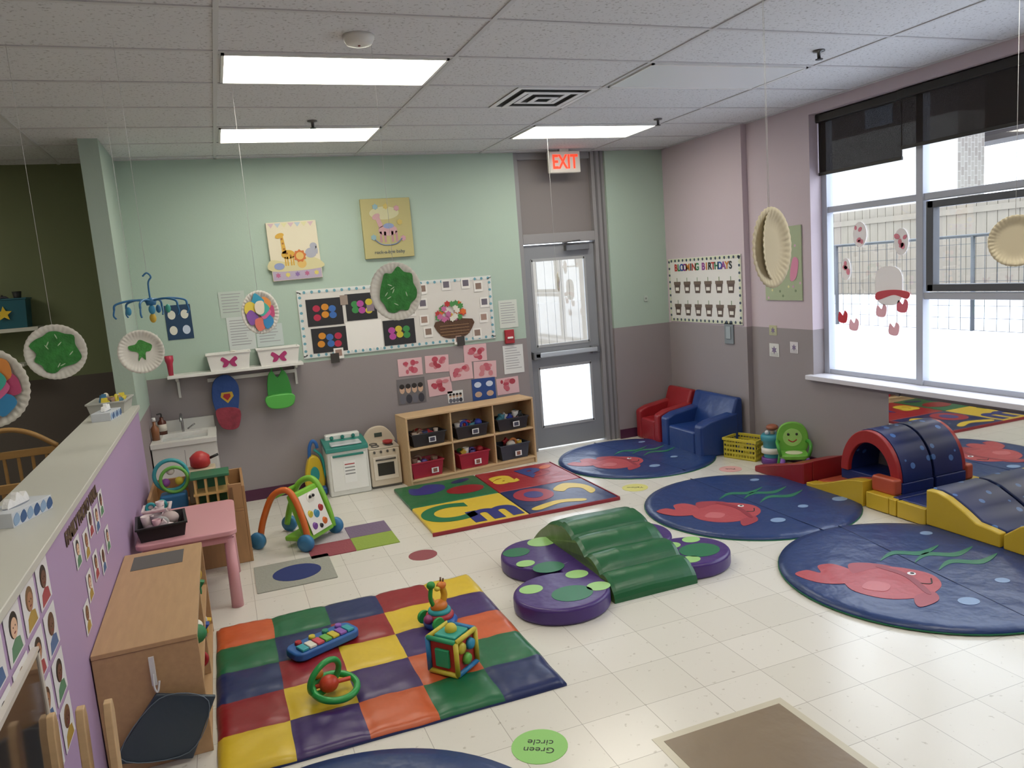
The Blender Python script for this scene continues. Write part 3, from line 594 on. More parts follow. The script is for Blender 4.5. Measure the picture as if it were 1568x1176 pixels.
grp('soap_bottle',(-.56,7.24,.74)); lathe('bottle',[(.035,0),(.035,.11),(.015,.13),(.015,.15)],M('#5a2a1c',.25)); path('pump',[(0,0,.15),(0,0,.18),(-.03,-.02,.18)],.006,M('#222222')); lathe('label',[(.0355,.03),(.0355,.09)],M('#d8d0c4'))
grp('cleaning_bottle',(-.60,6.98,.74)); lathe('bottle',[(.03,0),(.032,.1),(.012,.13),(.012,.16)],M('#8a5a3a',.3)); lathe('cap',[(.016,.16),(.014,.19)],M('#dddddd'))
grp('white_wall_shelf'); box('board',-.46,.67,7.11,7.325,1.22,1.245,M('#e2e0dc',.4),bev=.003)
for x in (-.40,.6): prism('bracket',[(7.325,1.22),(7.15,1.22),(7.15,1.20),(7.30,1.17),(7.31,1.03),(7.325,1.03)],x,x+.02,M('#d4d2ce',.4),'x')
mbox('hook_rail',[(-.15,.6,7.30,7.325,1.14,1.17)],M('#d4d2ce',.4))
for x in (.05,.47):
    bin_('white_storage_bin',(x,7.22,1.245),0,.36,.18,.15,'#e4e2de',3,['#d8d4c8','#a8c0c0'])
    def bf(sx): return [(x_*sx,z_) for x_,z_ in smooth([(0,.0),(.05,.04),(.07,.015),(.045,-.01),(.06,-.045),(.025,-.045),(.0,-.012)],4)]
    for s in (1,-1): wf('butterfly_wing',[(a,b+.075) for a,b in bf(s)],.088,M('#a8326a',.5))
grp('red_flashlight',(-.43,7.2,1.245)); lathe('body',[(.02,0),(.025,.1),(.035,.13),(.035,.17)],M('#b5304a',.4))
grp('superhero_bib',(-.01,7.24,0))
prism('cape_blue',smooth([(-.1,1.13),(-.03,1.19),(.05,1.18),(.11,1.08),(.09,.9),(.05,.82),(-.08,.84),(-.12,.98)],5),0,.03,M('#2a4a8a',.7,.5,12),'y',bev=.006)
prism('pocket_red',smooth([(-.09,.9),(.09,.88),(.08,.74),(.03,.70),(-.06,.72),(-.1,.8)],5),-.012,0,M('#8a3040',.7,.5,12,var=.5,vs=18),'y',bev=.004)
wf('shield',[(-.04,1.04),(.05,1.04),(.06,1.0),(.005,.94),(-.05,1.0)],0.0,M('#c9a63a')); wf('shield_in',[(-.02,1.025),(.03,1.025),(.035,1.0),(.005,.965),(-.03,1.0)],.0014,M('#a8262c')); tor('hook',(0,.03,1.2),.02,.004,M('#888888'),'x')
grp('green_bib',(.44,7.24,0))
prism('bib',smooth([(-.08,1.14),(-.04,1.18),(0,1.12),(.05,1.18),(.09,1.12),(.11,.98),(.08,.92),(-.08,.92),(-.1,1.0)],5),0,.02,M('#3f9a44',.5),'y',bev=.006)
prism('catch_tray',smooth([(-.11,.96),(.11,.96),(.12,.88),(.06,.84),(-.06,.84),(-.12,.88)],5),-.05,.01,M('#57b04e',.45),'y',bev=.012)
path('strap',[(-.05,.01,1.16),(-.03,.02,1.21),(.03,.02,1.21),(.06,.01,1.16)],.006,M('#3f9a44',.5))
# ========== wall art (back wall)
YW=7.328
grp('canvas_painting',(.725,YW,2.24),0,0,math.radians(-1))
box('canvas',-.22,.22,-.035,0,-.26,.26,M('#ddd5bd',.7),bev=.004)
wf('grass',rect(-.215,.215,-.255,-.17),.035,M('#b3a6bc')); wf('meadow',smooth([(-.215,-.17),(.215,-.17),(.215,-.1),(.1,-.06),(-.05,-.1),(-.215,-.07)],4),.0362,M('#d0c99c'),.0008)
GF=M('#d0a440'); wf('giraffe_neck',[(-.11,-.02),(-.07,-.02),(-.085,.13),(-.11,.13)],.037,GF); wf('giraffe_head',ell(-.115,.14,.04,.022,rot=.3),.038,GF); wf('giraffe_body',ell(-.06,-.03,.06,.04),.037,GF)
for i,(a,b) in enumerate(((-.09,.02),(-.095,.07),(-.1,.11),(-.07,-.02),(-.04,-.04))): wf('giraffe_spot%d'%i,ell(a,b,.009,.009,8),.0395,M('#a06a30'))
for a in (-.09,-.07,-.04,-.02): wf('giraffe_leg',rect(a-.006,a+.006,-.13,-.05),.037,GF)
wf('lion_mane',star(.04,-.05,.06,.8,9),.039,M('#c87038')); wf('lion_face',ell(.04,-.05,.034),.041,M('#d8b468')); wf('lion_body',ell(.05,-.12,.04,.04),.038,M('#d8b468')); wf('elephant_body',ell(.14,-.03,.05,.045),.037,M('#a8aab8')); wf('elephant_head',ell(.17,.03,.032,.03),.038,M('#a8aab8')); wf('elephant_trunk',smooth([(.19,.03),(.205,-.0),(.2,-.04),(.19,-.04),(.185,.0)],3),.038,M('#a8aab8')); wf('hippo',ell(-.15,-.13,.045,.03),.039,M('#8f9cc4'))
for i in range(5): wf('flower%d'%i,star(-.17+.085*i,-.21,.025,.6,6),.037,M(['#b8688c','#d8ca70','#8a70a8'][i%3]))
for i in range(7): wf('bunting%d'%i,[(-.205+.058*i,.25),(-.15+.058*i,.25),(-.18+.058*i,.21)],.036,M(['#d0b4bc','#b4c4ce','#d8d4a4'][i%3]))
grp('canvas_painting',(1.595,YW,2.395),0,0,math.radians(0))
box('canvas',-.235,.235,-.035,0,-.275,.275,M('#b8b07c',.7),bev=.004)
wf('cloud',ell(-.02,.14,.14,.06),.035,M('#c9c7a0')); wf('horse_body',ell(0,-.02,.09,.05),.037,M('#c8a0a4')); wf('horse_neck',[(-.08,.0),(-.04,.02),(-.07,.11),(-.11,.1)],.037,M('#c8a0a4')); wf('horse_head',ell(-.1,.11,.04,.025,rot=.5),.038,M('#c8a0a4')); wf('saddle',ell(.01,.02,.05,.025),.039,M('#8a9ac0'))
for i,a in enumerate((-.07,-.03,.04,.08)): wf('leg%d'%i,rect(a-.01,a+.01,-.13,-.03),.037,M('#b88c94'))
for i,(a,b) in enumerate(((-.1,.2),(.1,.18),(.12,.05),(-.14,-.08),(.14,-.1),(.0,.2))): wf('balloon%d'%i,star(a,b,.03,.7,6),.039,M(['#8fb0b8','#c89aa4','#c8b468'][i%3]))
path('rocker',[(-.13,-.04,-.1),(-.06,-.04,-.15),(.06,-.04,-.15),(.13,-.04,-.1)],.005,M('#7a8ab0')); text('caption','rock-a-bye baby',.045,(0,-.037,-.22),M('#4a5a6a'))
grp('bulletin_board',(0,YW,0))
bx0,bx1,bz0,bz1=.70,2.59,1.25,1.88
box('backing',bx0,bx1,-.012,0,bz0,bz1,M('#d8d5d0',.7))
tl2=M('#6a9fb0',.6);wh=M('#d8dedc',.6)
def border(x0,x1,z0,z1,c1,c2,s=.03,off=.012):
    n=int((x1-x0)/s)
    for z,sg in ((z0,1),(z1,-1)):
        wf('strip',rect(x0-.012,x1+.012,z-.012,z+.012),off,c2,.002)
        for i in range(n):
            a=x0+(x1-x0)*(i+.5)/n; wf('scallop',ell(a,z+sg*.008,s*.38,s*.42,10),off+.002,c1 if i%2 else c2,.002)
    n=int((z1-z0)/s)
    for x,sg in ((x0,1),(x1,-1)):
        wf('strip',rect(x-.012,x+.012,z0,z1),off,c2,.002)
        for i in range(n):
            a=z0+(z1-z0)*(i+.5)/n; wf('scallop',ell(x+sg*.008,a,s*.42,s*.38,10),off+.002,c1 if i%2 else c2,.002)
border(bx0+.015,bx1-.015,bz0+.015,bz1-.015,tl2,wh,.034)
def wmark(n,x,z,w,h,c,off=.014,t=.001): return wf(n,rect(x-w/2,x+w/2,z-h/2,z+h/2),off,M(c,.6),t)
cc=['#b52a4a','#3b8a4a','#d08a2a','#b04a9a','#3a6ab0','#c9b83a']
for k,(a,b,c,d) in enumerate(((.77,1.10,1.54,1.79),(1.13,1.42,1.56,1.81),(.79,1.11,1.29,1.52),(1.46,1.77,1.29,1.53))):
    wf('black_sheet%d'%k,rect(a,b,c,d),.014,M('#26262a',.6))
    for i in range(6): wf('paper_dot',ell(a+(b-a)*(.27+.23*(i%3))+random.uniform(-.01,.01),c+(d-c)*(.36+.28*(i//3))+random.uniform(-.012,.012),.034,.031,16),.0155+.0003*i,M(cc[(i*2+k)%6],.6))
wmark('white_sheet',1.28,1.41,.34,.28,'#eeece8'); 
wmark('small_photo',1.12,1.76,.07,.09,'#9a8a80',.0165); wmark('small_photo',1.36,1.68,.07,.09,'#8a7a88',.0165)
for k,(x,z) in enumerate(((1.88,1.8),(1.87,1.66),(1.87,1.5),(1.9,1.38),(2.12,1.82),(2.2,1.28),(2.45,1.78),(2.5,1.62),(2.48,1.47),(2.4,1.32),(2.32,1.82),(1.02,1.27),(1.75,1.6))):
    wmark('photo_card',x,z,.09,.1,'#e8e6e2',.0165); wmark('photo_face',x,z+.005,.06,.06,['#8a7468','#6a6470','#a08478'][k%3],.018)
wf('basket_pot',smooth([(1.98,1.47),(2.02,1.34),(2.10,1.30),(2.24,1.30),(2.32,1.34),(2.36,1.47)],3),.0165,M('#5a4030',.8,.5,60))
for i in range(4): box('weave%d'%i,2.02,2.32,-.020,-.0175,1.33+.03*i,1.337+.03*i,M('#8a6a4a'))
for i in range(30):
    a=random.random()*PI; q=.15*math.sqrt(random.random()); wf('flower',star(2.17+q*1.15*math.cos(a),1.48+q*1.25*math.sin(a),.034,.65,6),.018+.0003*i,M(rnd(['#b53232','#d0a030','#c06a9a','#4a8a4a','#d86a2a','#e0dcd0']),.6))
for x,z in ((.98,1.23),(2.22,1.26)): wmark('clip_card',x,z,.08,.09,'#3a3634',.02)
def paper(name,x0,x1,z0,z1,col,kind=None,rot=0):
    grp(name,((x0+x1)/2,YW,(z0+z1)/2),0,0,rot); w=(x1-x0);h=(z1-z0)
    wf('sheet',rect(-w/2,w/2,-h/2,h/2),.001,M(col,.7),.0015)
    if kind=='text':
        n=max(4,int(h/.03))
        for i in range(n): wf('line%d'%i,rect(-w*.4,w*random.uniform(.15,.4),h*(.4-.8*i/n)-.004,h*(.4-.8*i/n)+.002),.0028,M('#9a9a9e'),.0006)
    if kind=='art':
        for i in range(9): wf('paint%d'%i,ell(random.uniform(-.3,.3)*w,random.uniform(-.3,.3)*h,random.uniform(.06,.16)*w,random.uniform(.08,.2)*h,12),.0028+.0003*i,M(rnd(['#b8485c','#bf6070','#a83c4c','#c88088']),.7),.0006)
    if kind=='photo':
        for i in range(4): wf('head%d'%i,ell(-w*.33+w*.22*i,h*.08,w*.09,h*.16,14),.0028,M('#c9a890'),.0006); wf('hair%d'%i,ell(-w*.33+w*.22*i,h*.2,w*.09,h*.1,14),.0036,M('#2a2422'),.0006); wf('shirt%d'%i,ell(-w*.33+w*.22*i,-h*.3,w*.11,h*.18,14),.0028,M(rnd(['#b0b0b4','#3a3a44','#6a6a74'])),.0006)
    if kind=='blue':
        for i in range(4): wf('icon%d'%i,ell(-w*.25+w*.5*(i%2),h*(.22-.45*(i//2)),w*.15,h*.13),.0028,M(rnd(['#c9d4e8','#e0dcd0','#c9a890'])),.0006)
for i,(a,b) in enumerate(((1.69,1.06),(1.96,1.06),(2.365,1.125),(2.2,.955),(1.97,.83),(2.455,.945),(2.685,.75))):
    paper('handprint_painting',a-.12,a+.12,b-.085,b+.085,'#dab4ba','art',random.uniform(-.05,.05))
paper('family_photo',1.54,1.82,.70,.95,'#6e6a6c','photo'); paper('photo_strip',2.04,2.2,.65,.77,'#e0e0e0','photo'); paper('blue_poster',2.30,2.55,.64,.86,'#2a4a8a','blue')
paper('white_notice',2.65,2.85,1.34,1.62,'#d0d6ce','text'); paper('notice_page',2.66,2.88,.87,1.16,'#dcdede','text'); 
paper('notice_page',.03,.25,1.69,1.92,'#bcc8c0','text'); paper('notice_page',.07,.30,1.39,1.69,'#ccd2d0','text'); paper('notice_page',.31,.54,1.40,1.60,'#c4cecc','text'); paper('notice_page',.26,.48,1.62,1.88,'#bcc8c2','text')
paper('safety_poster',-.42,-.21,1.54,1.84,'#24405f','blue'); paper('white_notice',-.62,-.5,1.5,1.6,'#d8d8d8','text')
def onright(n,y,z,x=4.638): return grp(n,(x,y,z),-PI/2)
onright('birthday_chart',6.66,1.565)
box('backing',-.62,.62,-.01,0,-.335,.335,M('#e0deda',.7))
border(-.605,.605,-.32,.32,M('#3a4a5a',.6),M('#d4d8c0',.6),.035,.01)
ti='BLOOMING BIRTHDAYS'
for i,ch in enumerate(ti):
    if ch!=' ': text('letter%d'%i,ch,.10,(-.47+.055*i,-.013,.235),M(['#b5322a','#2a7a4a','#2a4a9a','#8a3a8a','#c97a2a','#1c1c1c'][i%6]),off=.003)
for r_ in range(2):
    for c_ in range(6):
        cx=-.46+.184*c_; cz=.03-.235*r_
        wf('pot',[(cx-.04,cz-.06),(cx+.04,cz-.06),(cx+.055,cz+.03),(cx-.055,cz+.03)],.011,M('#5d4e46',.7)); wf('pot_rim',rect(cx-.062,cx+.062,cz+.03,cz+.06),.011,M('#6d5d52',.7)); wf('pot_label',rect(cx-.03,cx+.03,cz-.035,cz+.0),.0125,M('#e8e4dc',.7)); wf('stem',rect(cx-.004,cx+.004,cz+.06,cz+.1),.011,M('#6a8a5a'))
onright('green_craft_board',5.54,1.785,4.698)
box('board',-.235,.235,-.01,0,-.32,.32,M('#a9b596',.8)); 
for i in range(22): wf('speck%d'%i,ell(random.uniform(-.22,.22),random.uniform(-.3,.3),.012,.012,8),.0102,M(rnd(['#7a8a6a','#d0a8c0','#d8d8a0'])))
wf('pink_tag',smooth([(.1,-.15),(.17,-.12),(.2,.02),(.14,.05),(.1,-.05)]),.012,M('#d88aa8')); 
onright('light_switch_plate',6.26,1.15); box('plate',-.07,.07,-.012,0,-.11,.11,M('#7a8286',.4),bev=.003); box('switch',-.035,.035,-.02,-.012,-.06,.06,M('#9aa4a8',.4),bev=.003)
for (y,z,w,h,c) in ((5.70,1.19,.10,.09,'#b8b890'),(5.69,1.01,.13,.12,'#d8d8d4'),(5.43,1.05,.10,.1,'#d8d4d8')):
    onright('small_notice',y,z,4.698); wf('sheet',rect(-w/2,w/2,-h/2,h/2),.001,M(c,.7)); wf('mark',star(0,0,w*.3,.5,6),.0024,M('#7a6a8a')); 
    for i in range(3): wf('line%d'%i,rect(-w*.4,w*.4,-h*.42+.01*i,-h*.42+.01*i+.003),.0024,M('#9a9a9a'))
grp('wall_sensor',(4.35,YW,1.5)); box('body',-.02,.02,-.015,0,-.03,.03,M('#b8c4bc',.4),bev=.003); box('slot',-.01,.01,-.017,-.015,-.01,.01,M('#8a948c'))
def onleft(n,y,z): return grp(n,(-.639,y,z),PI/2)
onleft('family_wall_lettering',3.65,1.03)
text('letters','FAMILY PHOTO WALL',.075,(0,-.002,0),M('#5f4a3a',.7),off=.003,sx=1.1)
SK=['#c99a80','#8a5f48','#e0b89c','#a87858','#6a4636']; HR=['#2a1c16','#5a3a22','#1a1414','#7a5a3a']
def portrait(name,y,z,w,h,i):
    onleft(name,y,z); wf('card',rect(-w/2,w/2,-h/2,h/2),.001,M('#dedcde',.6)); 
    wf('hair',ell(0,h*.14,w*.27,h*.26,18),.0024,M(HR[i%4]),.0006); wf('face',ell(0,h*.08,w*.2,h*.2,18),.0032,M(SK[i%5]),.0006); wf('shirt',[(-w*.36,-h*.46),(w*.36,-h*.46),(w*.28,-h*.2),(0,-h*.12),(-w*.28,-h*.2)],.0024,M(['#a8424a','#4a6a9a','#5a8a6a','#b09040'][i%4]),.0006)
    for s in (-1,1): wf('eye',ell(s*w*.07,h*.11,w*.018,h*.018,8),.004,M('#1c1414'),.0005)
    wf('mouth',ell(0,-.01*h,w*.06,h*.018,10),.004,M('#8a3038'),.0005)
k=0
for r_ in range(4):
    for c_ in range(5):
        y=2.02+.2*c_; z=1.02-.165*r_
        if z<.5: continue
        portrait('portrait_card',y,z,.165,.145,k); k+=1
for i,(y,z) in enumerate(((3.42,.93),(3.62,.9),(3.78,.95),(3.95,.92),(4.12,.95),(3.55,.74),(3.75,.76),(3.95,.72),(4.15,.76),(3.4,.66))): portrait('family_snapshot',y,z,.12,.12,i+2)
onleft('acrylic_mirror',2.2,.70); box('pane',-.35,.35,-.016,-.008,-.28,.2,M('#8a8078',.08,metal=.9)); mbox('trim_clips',[(-.36,.36,-.02,0,.195,.21),(.34,.36,-.02,0,-.28,.2)],M('#c9c4bc',.3))
grp('wooden_book_rack')
for i,x in enumerate((-.615,-.535,-.46)):
    prism('slat',[(2.42,.0),(2.46,.0),(2.56,.66),(2.55,.70),(2.52,.70),(2.50,.66)],x-.012,x+.012,WD,'x',bev=.004)
mbox('rails',[(-.62,-.44,2.40,2.44,.12,.16),(-.62,-.44,2.44,2.48,.42,.45)],WD,bev=.003)
box('book',-.62,-.545,2.30,2.42,.16,.55,M('#1f3550',.5),bev=.003); box('book_b',-.53,-.46,2.32,2.42,.16,.5,M('#2b2b33',.5),bev=.003)
def tissue(x,y,rz):
    grp('tissue_box',(x,y,1.13),rz); box('carton',-.12,.12,-.06,.06,0,.055,M('#c9ced6',.5),bev=.002); 
    for i in range(6): prism('print%d'%i,smooth([(-.11+.04*i,.005),(-.08+.04*i,.02),(-.09+.04*i,.05),(-.115+.04*i,.03)],3),-.0615,-.06,M('#3a5a8a' if i%2 else '#8aa4c4'),'y')
    prism('slot',ell(0,0,.07,.025),.055,.0565,M('#7a8494')); 
    prism('tissue',smooth([(-.06,.05),(-.045,.09),(-.02,.075),(.0,.105),(.03,.08),(.05,.095),(.055,.05)],4),-.012,.012,M('#eeeeee',.8,.5,30),'y',bev=.006)
tissue(-.79,3.30,1.2); tissue(-.78,5.80,1.4)
bin_('small_supply_basket',(-.79,6.15,1.13),1.5,.34,.24,.09,'#b8b8b2',18,['#3a6a8a','#c9b83a','#2c2c34','#d8d0c4','#8a6a58'])
# ========== other room
grp('wooden_crib'); WK=wood('#a9834e')
cx0,cx1,cy0,cy1=-2.0,-.98,4.9,6.1
Lc=[(cx0,cx1,cy0,cy0+.03,.90,.95),(cx0,cx1,cy1-.03,cy1,.90,.95),(cx1-.03,cx1,cy0,cy1,.90,.95),(cx0,cx1,cy0,cy0+.03,.3,.34),(cx0,cx1,cy1-.03,cy1,.3,.34),(cx1-.03,cx1,cy0,cy1,.3,.34)]
for i in range(12): 
    x=cx0+.085*i; Lc+=[(x,x+.02,cy0+.005,cy0+.025,.3,.92),(x,x+.02,cy1-.025,cy1-.005,.3,.92)]
for i in range(14):
    y=cy0+.086*i; Lc.append((cx1-.025,cx1-.005,y,y+.02,.3,.92))
for x in (cx0,cx1-.04):
    for y in (cy0,cy1-.04): Lc.append((x,x+.04,y,y+.04,0,.98))
mbox('frame',Lc,WK,bev=.003); box('mattress',cx0+.03,cx1-.03,cy0+.03,cy1-.03,.34,.46,M('#c9b8b0',.8),bev=.02)
path('headboard_arch',[(-1.75,6.08,.95),(-1.6,6.08,1.06),(-1.45,6.08,1.1),(-1.3,6.08,1.06),(-1.15,6.08,.95)],.018,WK); sph('pillow',(-1.5,5.7,.55),(.3,.25,.12),M('#2a4a6a',.7)); sph('red_toy',(-1.7,5.3,.6),(.18,.18,.14),M('#a83232',.6)); prism('star_patch',star(-1.7,5.3,.1),.73,.745,M('#c9b83a'))
grp('nook_wall_shelf'); box('board',-2.4,-1.36,7.2,7.445,1.73,1.76,M('#c9c8bc',.5)); box('board_low',-2.4,-1.5,7.2,7.445,1.45,1.47,M('#c9c8bc',.5))
bin_('teal_toy_bin',(-1.56,7.32,1.76),0,.28,.2,.24,'#1f5a68',8,['#222222','#a83232','#3a3a4a'])
prism('star',star(-.02,.12,.06),-.12,-.11,M('#d6b52c'),'y')
# ========== paper plates
def plate(x,y,z,R,yaw,kind,name='hanging_paper_plate',tilt=0,ry=None):
    grp(name,(x,y,z),yaw)
    pm_=M('#d8d5cc',.8) if kind!='back' else M('#cfc5aa',.8)
    V=[];F=[];seg=144;rings=[(0.02,0),(.5,0),(.72,.0),(.80,-.006),(.9,-.010),(1,-.013)]
    for rr,d in rings:
        for i in range(seg):
            a=2*PI*i/seg; q=math.cos(a*36)
            fl=.0016*q*(1 if rr>.75 else 0); r2=R*rr*(1+(.008*q if rr>.95 else 0)); V.append((r2*math.cos(a),d+fl,(ry or R)/R*r2*math.sin(a)))
    for j in range(len(rings)-1):
        for i in range(seg): F.append((j*seg+i,j*seg+(i+1)%seg,(j+1)*seg+(i+1)%seg,(j+1)*seg+i))
    F.append(tuple(range(seg))); o=mk('plate',V,F,pm_,smooth=True); s=o.modifiers.new('s','SOLIDIFY'); s.thickness=.0015
    rz_=(ry or R)
    random.seed(int(x*100)+7)
    if kind=='green':
        pts=[]
        for i in range(18):
            a=2*PI*i/18; q=random.uniform(.60,.88); pts.append((R*q*math.cos(a),rz_*q*math.sin(a)))
        wf('paint',smooth(pts,3),.0115,M('#2f7d33',.6,.5,25,var=.6,vs=25),.001)
        for i in range(7):
            a=random.random()*6.28; q=random.uniform(.1,.6); wf('bare_streak%d'%i,ell(R*q*math.cos(a),rz_*q*math.sin(a),R*.10,R*.018,8,rot=random.random()*3),.0127,M('#b8ccae',.7),.0006)
    if kind=='tree':
        wf('paint',smooth([(-.45*R,.1*R),(-.5*R,.3*R),(-.2*R,.36*R),(0,.55*R),(.3*R,.4*R),(.5*R,.25*R),(.4*R,.0*R),(.2*R,-.05*R),(.15*R,-.4*R),(.0,-.25*R),(-.15*R,-.42*R),(-.12*R,-.05*R)],4),.003,M('#3f8a3a',.6,.5,25,var=.6,vs=30),.001)
    if kind=='multi':
        for i,c in enumerate(['#c0507a','#e0914a','#3a9ab8','#e0c850','#8a5aa8','#e07a6a','#3a8ac0','#d86a9a','#4ab0a0','#e8dcc8']):
            a=2*PI*i/7; qq=.52 if i<7 else .2; wf('tissue%d'%i,smooth([(R*(qq*math.cos(a)+.34*math.cos(t)*random.uniform(.7,1.15)),rz_*(qq*math.sin(a)+.34*math.sin(t)*random.uniform(.7,1.15))) for t in [2*PI*q/7 for q in range(7)]],3),.011+.0012*i,M(c,.7),.001)
    tube('string',(0,0,rz_*.98),(0,0,HC-z),.0009,M('#c8c8c8',.6))
def face(x,y): return math.atan2(-x,y)
plate(-.72,4.11,1.70,.128,face(-.72,4.11),'green')
plate(-.41,4.63,1.63,.118,face(-.41,4.63)+.15,'tree')
plate(.24,4.85,1.78,.112,face(.24,4.85)+.3,'multi',ry=.13)
plate(.88,3.98,1.85,.135,face(.88,3.98)+.2,'green',ry=.15)
plate(2.02,2.46,1.92,.150,face(2.03,2.46)+1.08,'back',ry=.155)
plate(2.05,2.49,1.93,.14,face(2.03,2.46)+1.3,'back',ry=.14)
plate(-.735,3.0,1.66,.135,face(-.735,3.0)-.5,'multi')
plate(3.25,2.37,1.87,.11,face(3.2,2.35)+.3,'back')
plate(2.85,6.3,1.78,.03,1.2,'multi',ry=.09,name='hanging_paper_feather')
grp('blue_crib_mobile',(-.28,3.98,1.90),.1)
bm_=M('#2a6a9a',.4)
path('hook',[(0,0,-.02),(0,0,.08),(.015,0,.11),(.0,0,.13),(-.02,0,.115)],.004,bm_)
lathe('hub',[(.02,-.02),(.025,0),(.01,.015)],bm_)
for i in range(6):
    a=2*PI*i/6+.2; c_,s_=math.cos(a),math.sin(a)
    path('arm%d'%i,[(0,0,0),(.08*c_,.08*s_,.008),(.15*c_,.15*s_,-.005),(.16*c_,.16*s_,-.03)],.005,bm_)
    path('clip%d'%i,[(.16*c_,.16*s_,-.03),(.165*c_,.165*s_,-.055),(.155*c_,.155*s_,-.07)],.004,bm_)
    if i%2: sph('charm%d'%i,(.1*c_,.1*s_,-.04),(.012,.012,.02),M(['#2a6a9a','#3a8ab0','#3a9a8a'][i//2]))
for s in (-1,1): sph('bell',(0.0,s*.01,-.06-.02*s),(.015,.012,.022),M('#c9a63a' if s>0 else '#3a8ab0'))
tube('string',(0,0,.13),(0,0,HC-1.90),.0009,M('#c8c8c8'))
# ========== loose toys
grp('activity_walker',(.45,5.83,0),math.radians(50))
gr=M('#7cb83a',.4);og=M('#d0692a',.4);wb=M('#e0ddd6',.4);tb=M('#3a7aa8',.4)
prof=[(-.12,.06),(-.05,.06),(.06,.40),(.0,.42)]
prism('panel_frame',prof,-.16,.16,gr,'x',bev=.015)
def onp(u,t): return (-.12+(.12)*t,.06+.36*t)
prism('panel_face',[(-.122,.1),(-.118,.1),(-.02,.385),(-.026,.388)],-.125,.125,wb,'x')
for i,(a,t,c,q) in enumerate(((0,.78,'#e8e4dc',.05),(-.07,.5,'#c9b83a',.03),(.07,.52,'#a8262c',.03),(0,.45,'#3a8ab0',.035),(-.07,.25,'#7a4a9a',.03),(.06,.25,'#d0692a',.03),(0,.2,'#2a2a2a',.02))):
    y_,z_=onp(0,t); lathe('dial%d'%i,[(q,0),(q*.8,-.02)],M(c,.4),(a,y_-.004,z_),16,'y')
for a in (-.02,.02): sph('eye',(a,-.055,.36),.012,M('#1c1c1c'))
for s in (-1,1):
    path('side_leg',[(s*.17,.32,.07),(s*.17,.27,.22),(s*.165,.17,.40),(s*.16,.05,.45),(s*.16,-.02,.38),(s*.165,-.08,.2),(s*.17,-.1,.07)],.024,og if s<0 else gr)
    for y_ in (-.1,.32): lathe('wheel',[(.02,-.025),(.06,-.022),(.065,0),(.06,.022),(.02,.025)],tb,(s*.2,y_,.065),20,'x')
tube('handle_bar',(-.17,.20,.38),(.17,.20,.38),.018,gr)
box('base_tray',-.15,.15,-.1,.12,.05,.09,gr,bev=.015)
grp('toy_keyboard',(.31,3.96,.038),math.radians(24))
prism('body',rrect(-.19,.19,-.075,.085,.05),0,.045,M('#2c62a8',.35),bev=.012)
for i in range(7): box('key%d'%i,-.155+.045*i,-.115+.045*i,-.06,.01,.045,.06,M(['#3aa0a8','#e0dcd0','#c94a5a','#6ab04a','#c9b83a','#8a5ab0','#3aa0a8'][i],.35),bev=.005)
for i in range(4): lathe('button%d'%i,[(.02,0),(.016,.016)],M(['#a8262c','#c9b83a','#2a8a6a','#8a5ab0'][i],.35),(-.12+.08*i,.045,.045),16)
grp('green_rattle_ring',(.27,3.44,.038))
gg=M('#2a9a4a',.35)
tor('ring_low',(0.02,-.01,.05),.1,.016,gg,'z').rotation_euler=(.15,.1,0)
tor('ring_up',(-.02,.03,.1),.085,.014,gg,'y').rotation_euler=(.3,0,.6)
sph('core',(0,0,.06),(.045,.04,.04),M('#c9442a',.4)); sph('knob',(-.04,.04,.1),.025,M('#c9802a',.4)); tube('spoke',(-.09,0,.06),(.1,0,.06),.01,M('#c9442a',.4))
grp('activity_cube',(.86,3.41,.048),math.radians(38))
s=.082
box('core',-s+.008,s-.008,-s+.008,s-.008,.008,2*s-.008,M('#b8362c',.4))
ec=['#c9b83a','#2a7ab0','#c9b83a','#2a9a6a']
i=0
for a in (-s,s):
    for b in (-s,s):
        tube('edge_z',(a,b,.0),(a,b,2*s),.012,M(ec[i%4],.4)); tube('edge_x',(-s,a,s+b),(s,a,s+b),.012,M(ec[(i+1)%4],.4)); tube('edge_y',(a,-s,s+b),(a,s,s+b),.012,M(ec[(i+2)%4],.4)); i+=1
for q,(a,b,c) in enumerate(((-.04,.12,'#c9b83a'),(.035,.11,'#2a8ab0'),(0,.05,'#6ab04a'))): lathe('gear%d'%q,[(.03,0),(.025,-.018),(.01,-.02)],M(c,.4),(a,-s+.006,b),14,'y'); lathe('dial%d'%q,[(.03,0),(.025,.018),(.01,.02)],M(c,.4),(s-.006,a,b),14,'x')
box('top_tray',-.06,.06,-.06,.06,2*s-.01,2*s+.012,M('#2a9a8a',.4),bev=.008); sph('top_ball',(0,0,2*s+.02),.03,M('#c9b83a',.4)); box('side_door',-s-.01,-s+.008,-.04,.04,.03,.12,M('#2a9a6a',.4),bev=.006)
grp('giraffe_stacking_toy',(.93,3.90,.038),math.radians(20))
lathe('base_wheel',[(.09,0),(.095,.02),(.08,.04)],M('#2a5aa8',.4)); tor('ring_red',(0,0,.05),.06,.018,M('#a8323a',.4)); tor('ring_teal',(0,0,.075),.048,.016,M('#2a9aa0',.4))
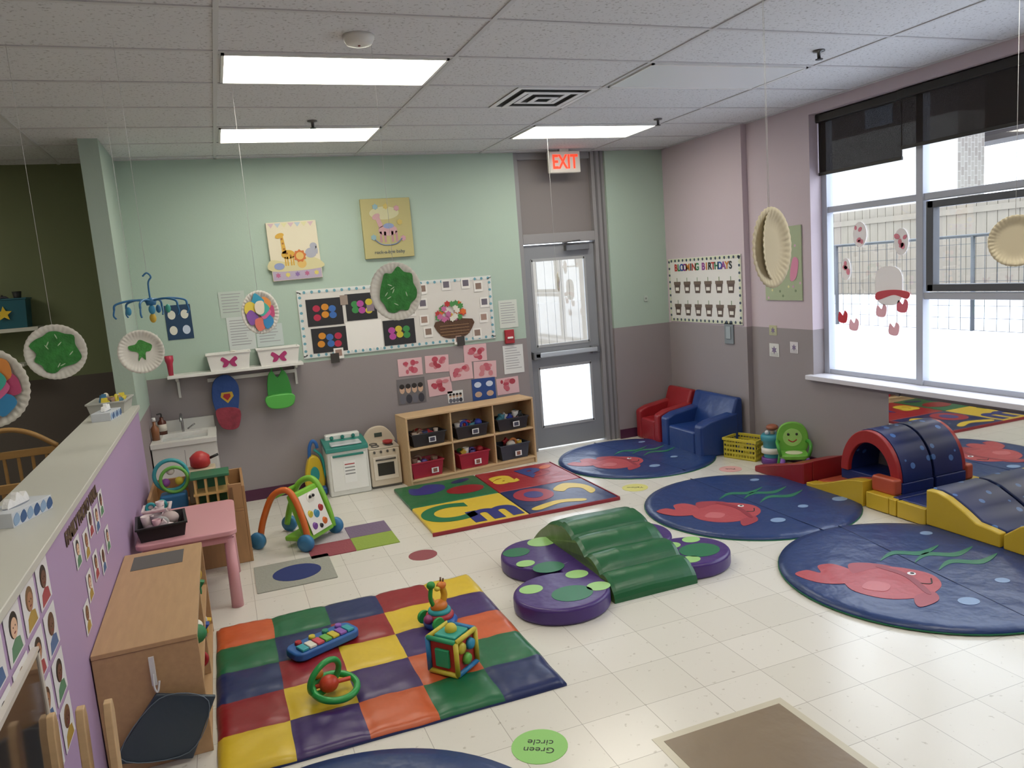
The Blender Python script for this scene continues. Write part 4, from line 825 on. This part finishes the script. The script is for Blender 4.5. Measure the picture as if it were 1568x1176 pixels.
sph('body',(0,0,.1),(.05,.04,.035),M('#d0782a',.4)); path('neck',[(.02,0,.1),(.04,0,.15),(.03,0,.2)],.018,M('#d0a02a',.4)); sph('head',(.02,-.01,.215),(.03,.022,.02),M('#d0782a',.4)); sph('snout',(-.01,-.015,.205),(.018,.015,.013),M('#c9b83a',.4))
for s_ in (-1,1): tube('horn',(.03,s_*.01,.22),(.035,s_*.012,.25),.005,M('#5a3a22')); lathe('wheel',[(.035,-.01),(.038,0),(.035,.01)],M('#2a9a4a',.4),(-.06,s_*.07,.038),16,'y')
path('leaf_arm',[(-.03,0,.1),(-.05,0,.16),(-.04,0,.22)],.012,M('#2a8a3a',.4)); sph('monkey_head',(-.04,0,.23),(.025,.022,.022),M('#2a8a3a',.4)); sph('bead_side',(-.09,-.02,.06),.025,M('#8a3a6a',.4))

# ========== camera / light
cd=bpy.data.cameras.new('camera'); co=bpy.data.objects.new('camera',cd); C.objects.link(co)
R=Matrix(((0.9302,0.1235,-0.3457),(-0.3589,0.1086,-0.9271),(-0.0770,0.9864,0.1454)))
co.matrix_world=Matrix.Translation((0,0,1.91))@R.to_4x4()
cd.sensor_width=36; cd.sensor_fit='HORIZONTAL'; cd.lens=27.05; cd.clip_start=.05
bpy.context.scene.camera=co
wd=bpy.data.worlds.new('overcast_sky'); bpy.context.scene.world=wd; wd.use_nodes=True
bg=wd.node_tree.nodes['Background']; bg.inputs[0].default_value=(.80,.89,1,1); bg.inputs[1].default_value=3.6
for nm,loc,rot,sx,sy in (('window_portal',(4.95,3.2,1.9),(0,PI/2,0),2.2,4.0),('door_portal',(3.37,7.6,1.1),(-PI/2,0,0),.7,2.0)):
    ld=bpy.data.lights.new(nm,'AREA'); ld.shape='RECTANGLE'; ld.size=sx; ld.size_y=sy; lo=bpy.data.objects.new(nm,ld); C.objects.link(lo); lo.location=loc; lo.rotation_euler=rot
    try: ld.cycles.is_portal=True
    except Exception: bpy.data.objects.remove(lo)
sc=bpy.context.scene
sc.view_settings.view_transform='Standard'; sc.view_settings.look='None'; sc.view_settings.exposure=0.46
